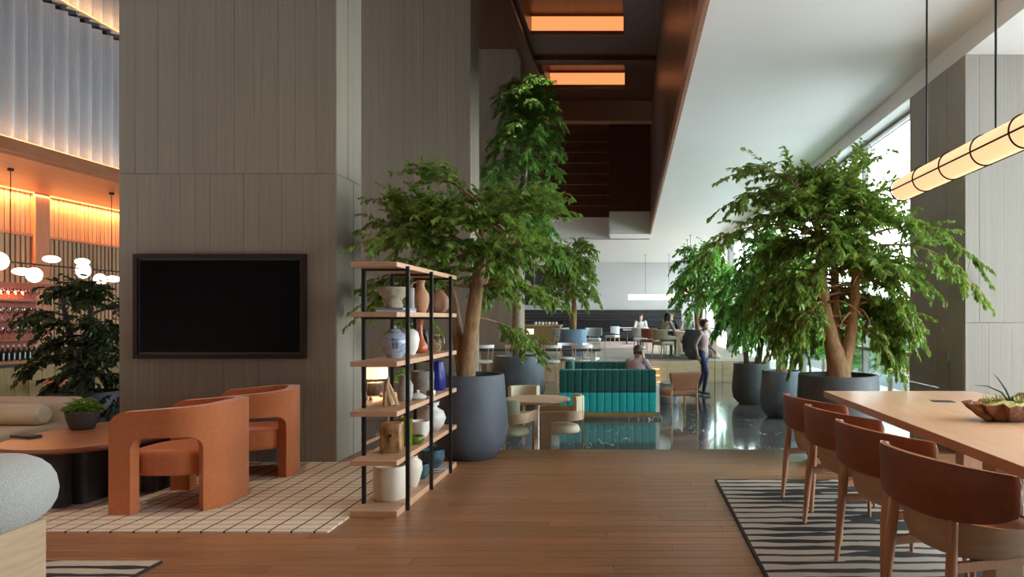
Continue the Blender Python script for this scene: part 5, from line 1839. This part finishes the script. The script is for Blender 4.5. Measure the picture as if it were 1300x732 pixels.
    for a, b, m, rr in bones:
        a, b = np.array(a), np.array(b)
        d = b - a
        tt = np.clip(((cen - a) @ d) / (d @ d), 0, 1)
        dist = np.linalg.norm(cen - a - tt[:, None] * d, axis=1) - rr
        k = dist < best
        best[k] = dist[k]
        idx[k] = m
    me.polygons.foreach_set('material_index', idx)
    me.polygons.foreach_set('use_smooth', np.ones(n, bool))
    ob = bpy.data.objects.new('person', me)
    C.objects.link(ob)
    ob.location = loc
    ob.rotation_euler[2] = rz
    tag(ob, label, 'person')
    hm = MB()
    rings = []
    low = -0.16 if hair_long else -0.055
    for z, s in ((low, 0.80 if hair_long else 0.9), (low * 0.4, 1.0), (0.02, 1.08), (0.065, 1.06), (0.10, 0.86), (0.122, 0.50), (0.130, 0.05)):
        ring = []
        for k in range(22):
            a = 2 * PI * k / 22
            y = 0.106 * s * math.sin(a) - 0.008
            x = 0.084 * s * math.cos(a)
            if z < 0.055:
                y = min(y, 0.012 if abs(x) < 0.074 else 0.035)
            ring.append(hp(x, y, z))
        rings.append(ring)
    hm.loft(rings)
    if hair_long:
        hm.tube([hp(0, -0.085, 0.02), hp(0, -0.10, -0.10), hp(0.0, -0.105, -0.24)], [0.06, 0.055, 0.02], 10)
    hm.build('hair', hair, ob, sharp=60)
    for s in (-1, 1):
        MB().ell(tuple(hp(s * 0.030, 0.089, 0.006)), (0.010, 0.010, 0.006), 8, 6).build('eye', 'eye_dark', ob)
    return ob


walk = dict(pelvis=(0, 0, .93), waist=(0, 0, 1.08), chest=(0, -.02, 1.27), neck=(0, -.03, 1.46), head=(0, -.05, 1.595), shL=(-.175, -.01, 1.40), shR=(.175, -.02, 1.40),
            elL=(-.22, .10, 1.13), elR=(.22, -.06, 1.12), wrL=(-.22, .04, .90), wrR=(.20, -.24, .95), hipL=(-.09, 0, .90), hipR=(.09, 0, .90),
            knL=(-.09, -.12, .50), knR=(.09, .02, .48), anL=(-.085, -.05, .09), anR=(.09, .18, .11), toeL=(-.09, -.22, .03), toeR=(.10, .03, .03))
person('person in mauve shirt and navy trousers walking across the marble', (1.655, 15.75, LOW + 0.004), R(62), walk, ('skin', 'shirt_mauve', 'shirt_mauve', 'navy', 'shoe_teal'), 'hair_black')


def seated(lean=0.0, hands=None, sh=0.48):
    d = dict(pelvis=(0, 0.05, sh + .09), waist=(0, 0.04 - lean * .2, sh + .22), chest=(0, 0.02 - lean * .6, sh + .40), neck=(0, 0.0 - lean, sh + .575), head=(0, -.03 - lean * 1.15, sh + .70),
             shL=(-.175, 0.01 - lean * .9, sh + .525), shR=(.175, 0.01 - lean * .9, sh + .525), elL=(-.23, -.10 - lean, sh + .29), elR=(.23, -.10 - lean, sh + .29),
             wrL=(-.14, -.32 - lean, sh + .30), wrR=(.14, -.32 - lean, sh + .30), hipL=(-.09, 0.03, sh + .085), hipR=(.09, 0.03, sh + .085),
             knL=(-.10, -.40, sh + .07), knR=(.10, -.40, sh + .07), anL=(-.10, -.38, .09), anR=(.10, -.36, .09), toeL=(-.10, -.55, .03), toeR=(.10, -.53, .03))
    if hands:
        d.update(hands)
    return d


person('woman in white shirt sitting at the bistro table facing the hall', (0.40, 26.50, PLAT + 0.002), 0, seated(0.06), ('skin', 'shirt_white', 'shirt_white', 'trousers_khaki', 'shoe_white'), 'hair_brown', True)
person('person in beige jacket leaning over the far communal table', (0.98, 20.43, PLAT + 0.014), R(35 + 90), seated(0.14), ('skin', 'shirt_beige', 'shirt_beige', 'trousers_khaki', 'shoe_white'), 'hair_black', True)
person('person in black with dark hair across the far communal table', (1.27, 21.95, PLAT + 0.014), R(15), seated(0.02), ('skin', 'shirt_dark', 'shirt_dark', 'navy', 'shoe_white'), 'hair_black')
person('person in pale grey top at the far communal table', (1.85, 21.95, PLAT + 0.014), R(-10), seated(0.10), ('skin', 'shirt_grey', 'shirt_grey', 'navy', 'shoe_white'), 'hair_brown', True)
phone = dict(elL=(-.27, -.12, .74), wrL=(-.135, -.06, .97), handL=(.15, .1, .9), look=(0.15, -1, -0.35))
person('person in pink top on the teal sofa holding a hand to the head', (0.10, 12.60, LOW + 0.042), R(150), seated(0.06, phone, 0.38), ('skin', 'shirt_pink', 'skin', 'navy', 'shoe_white'), 'hair_black')
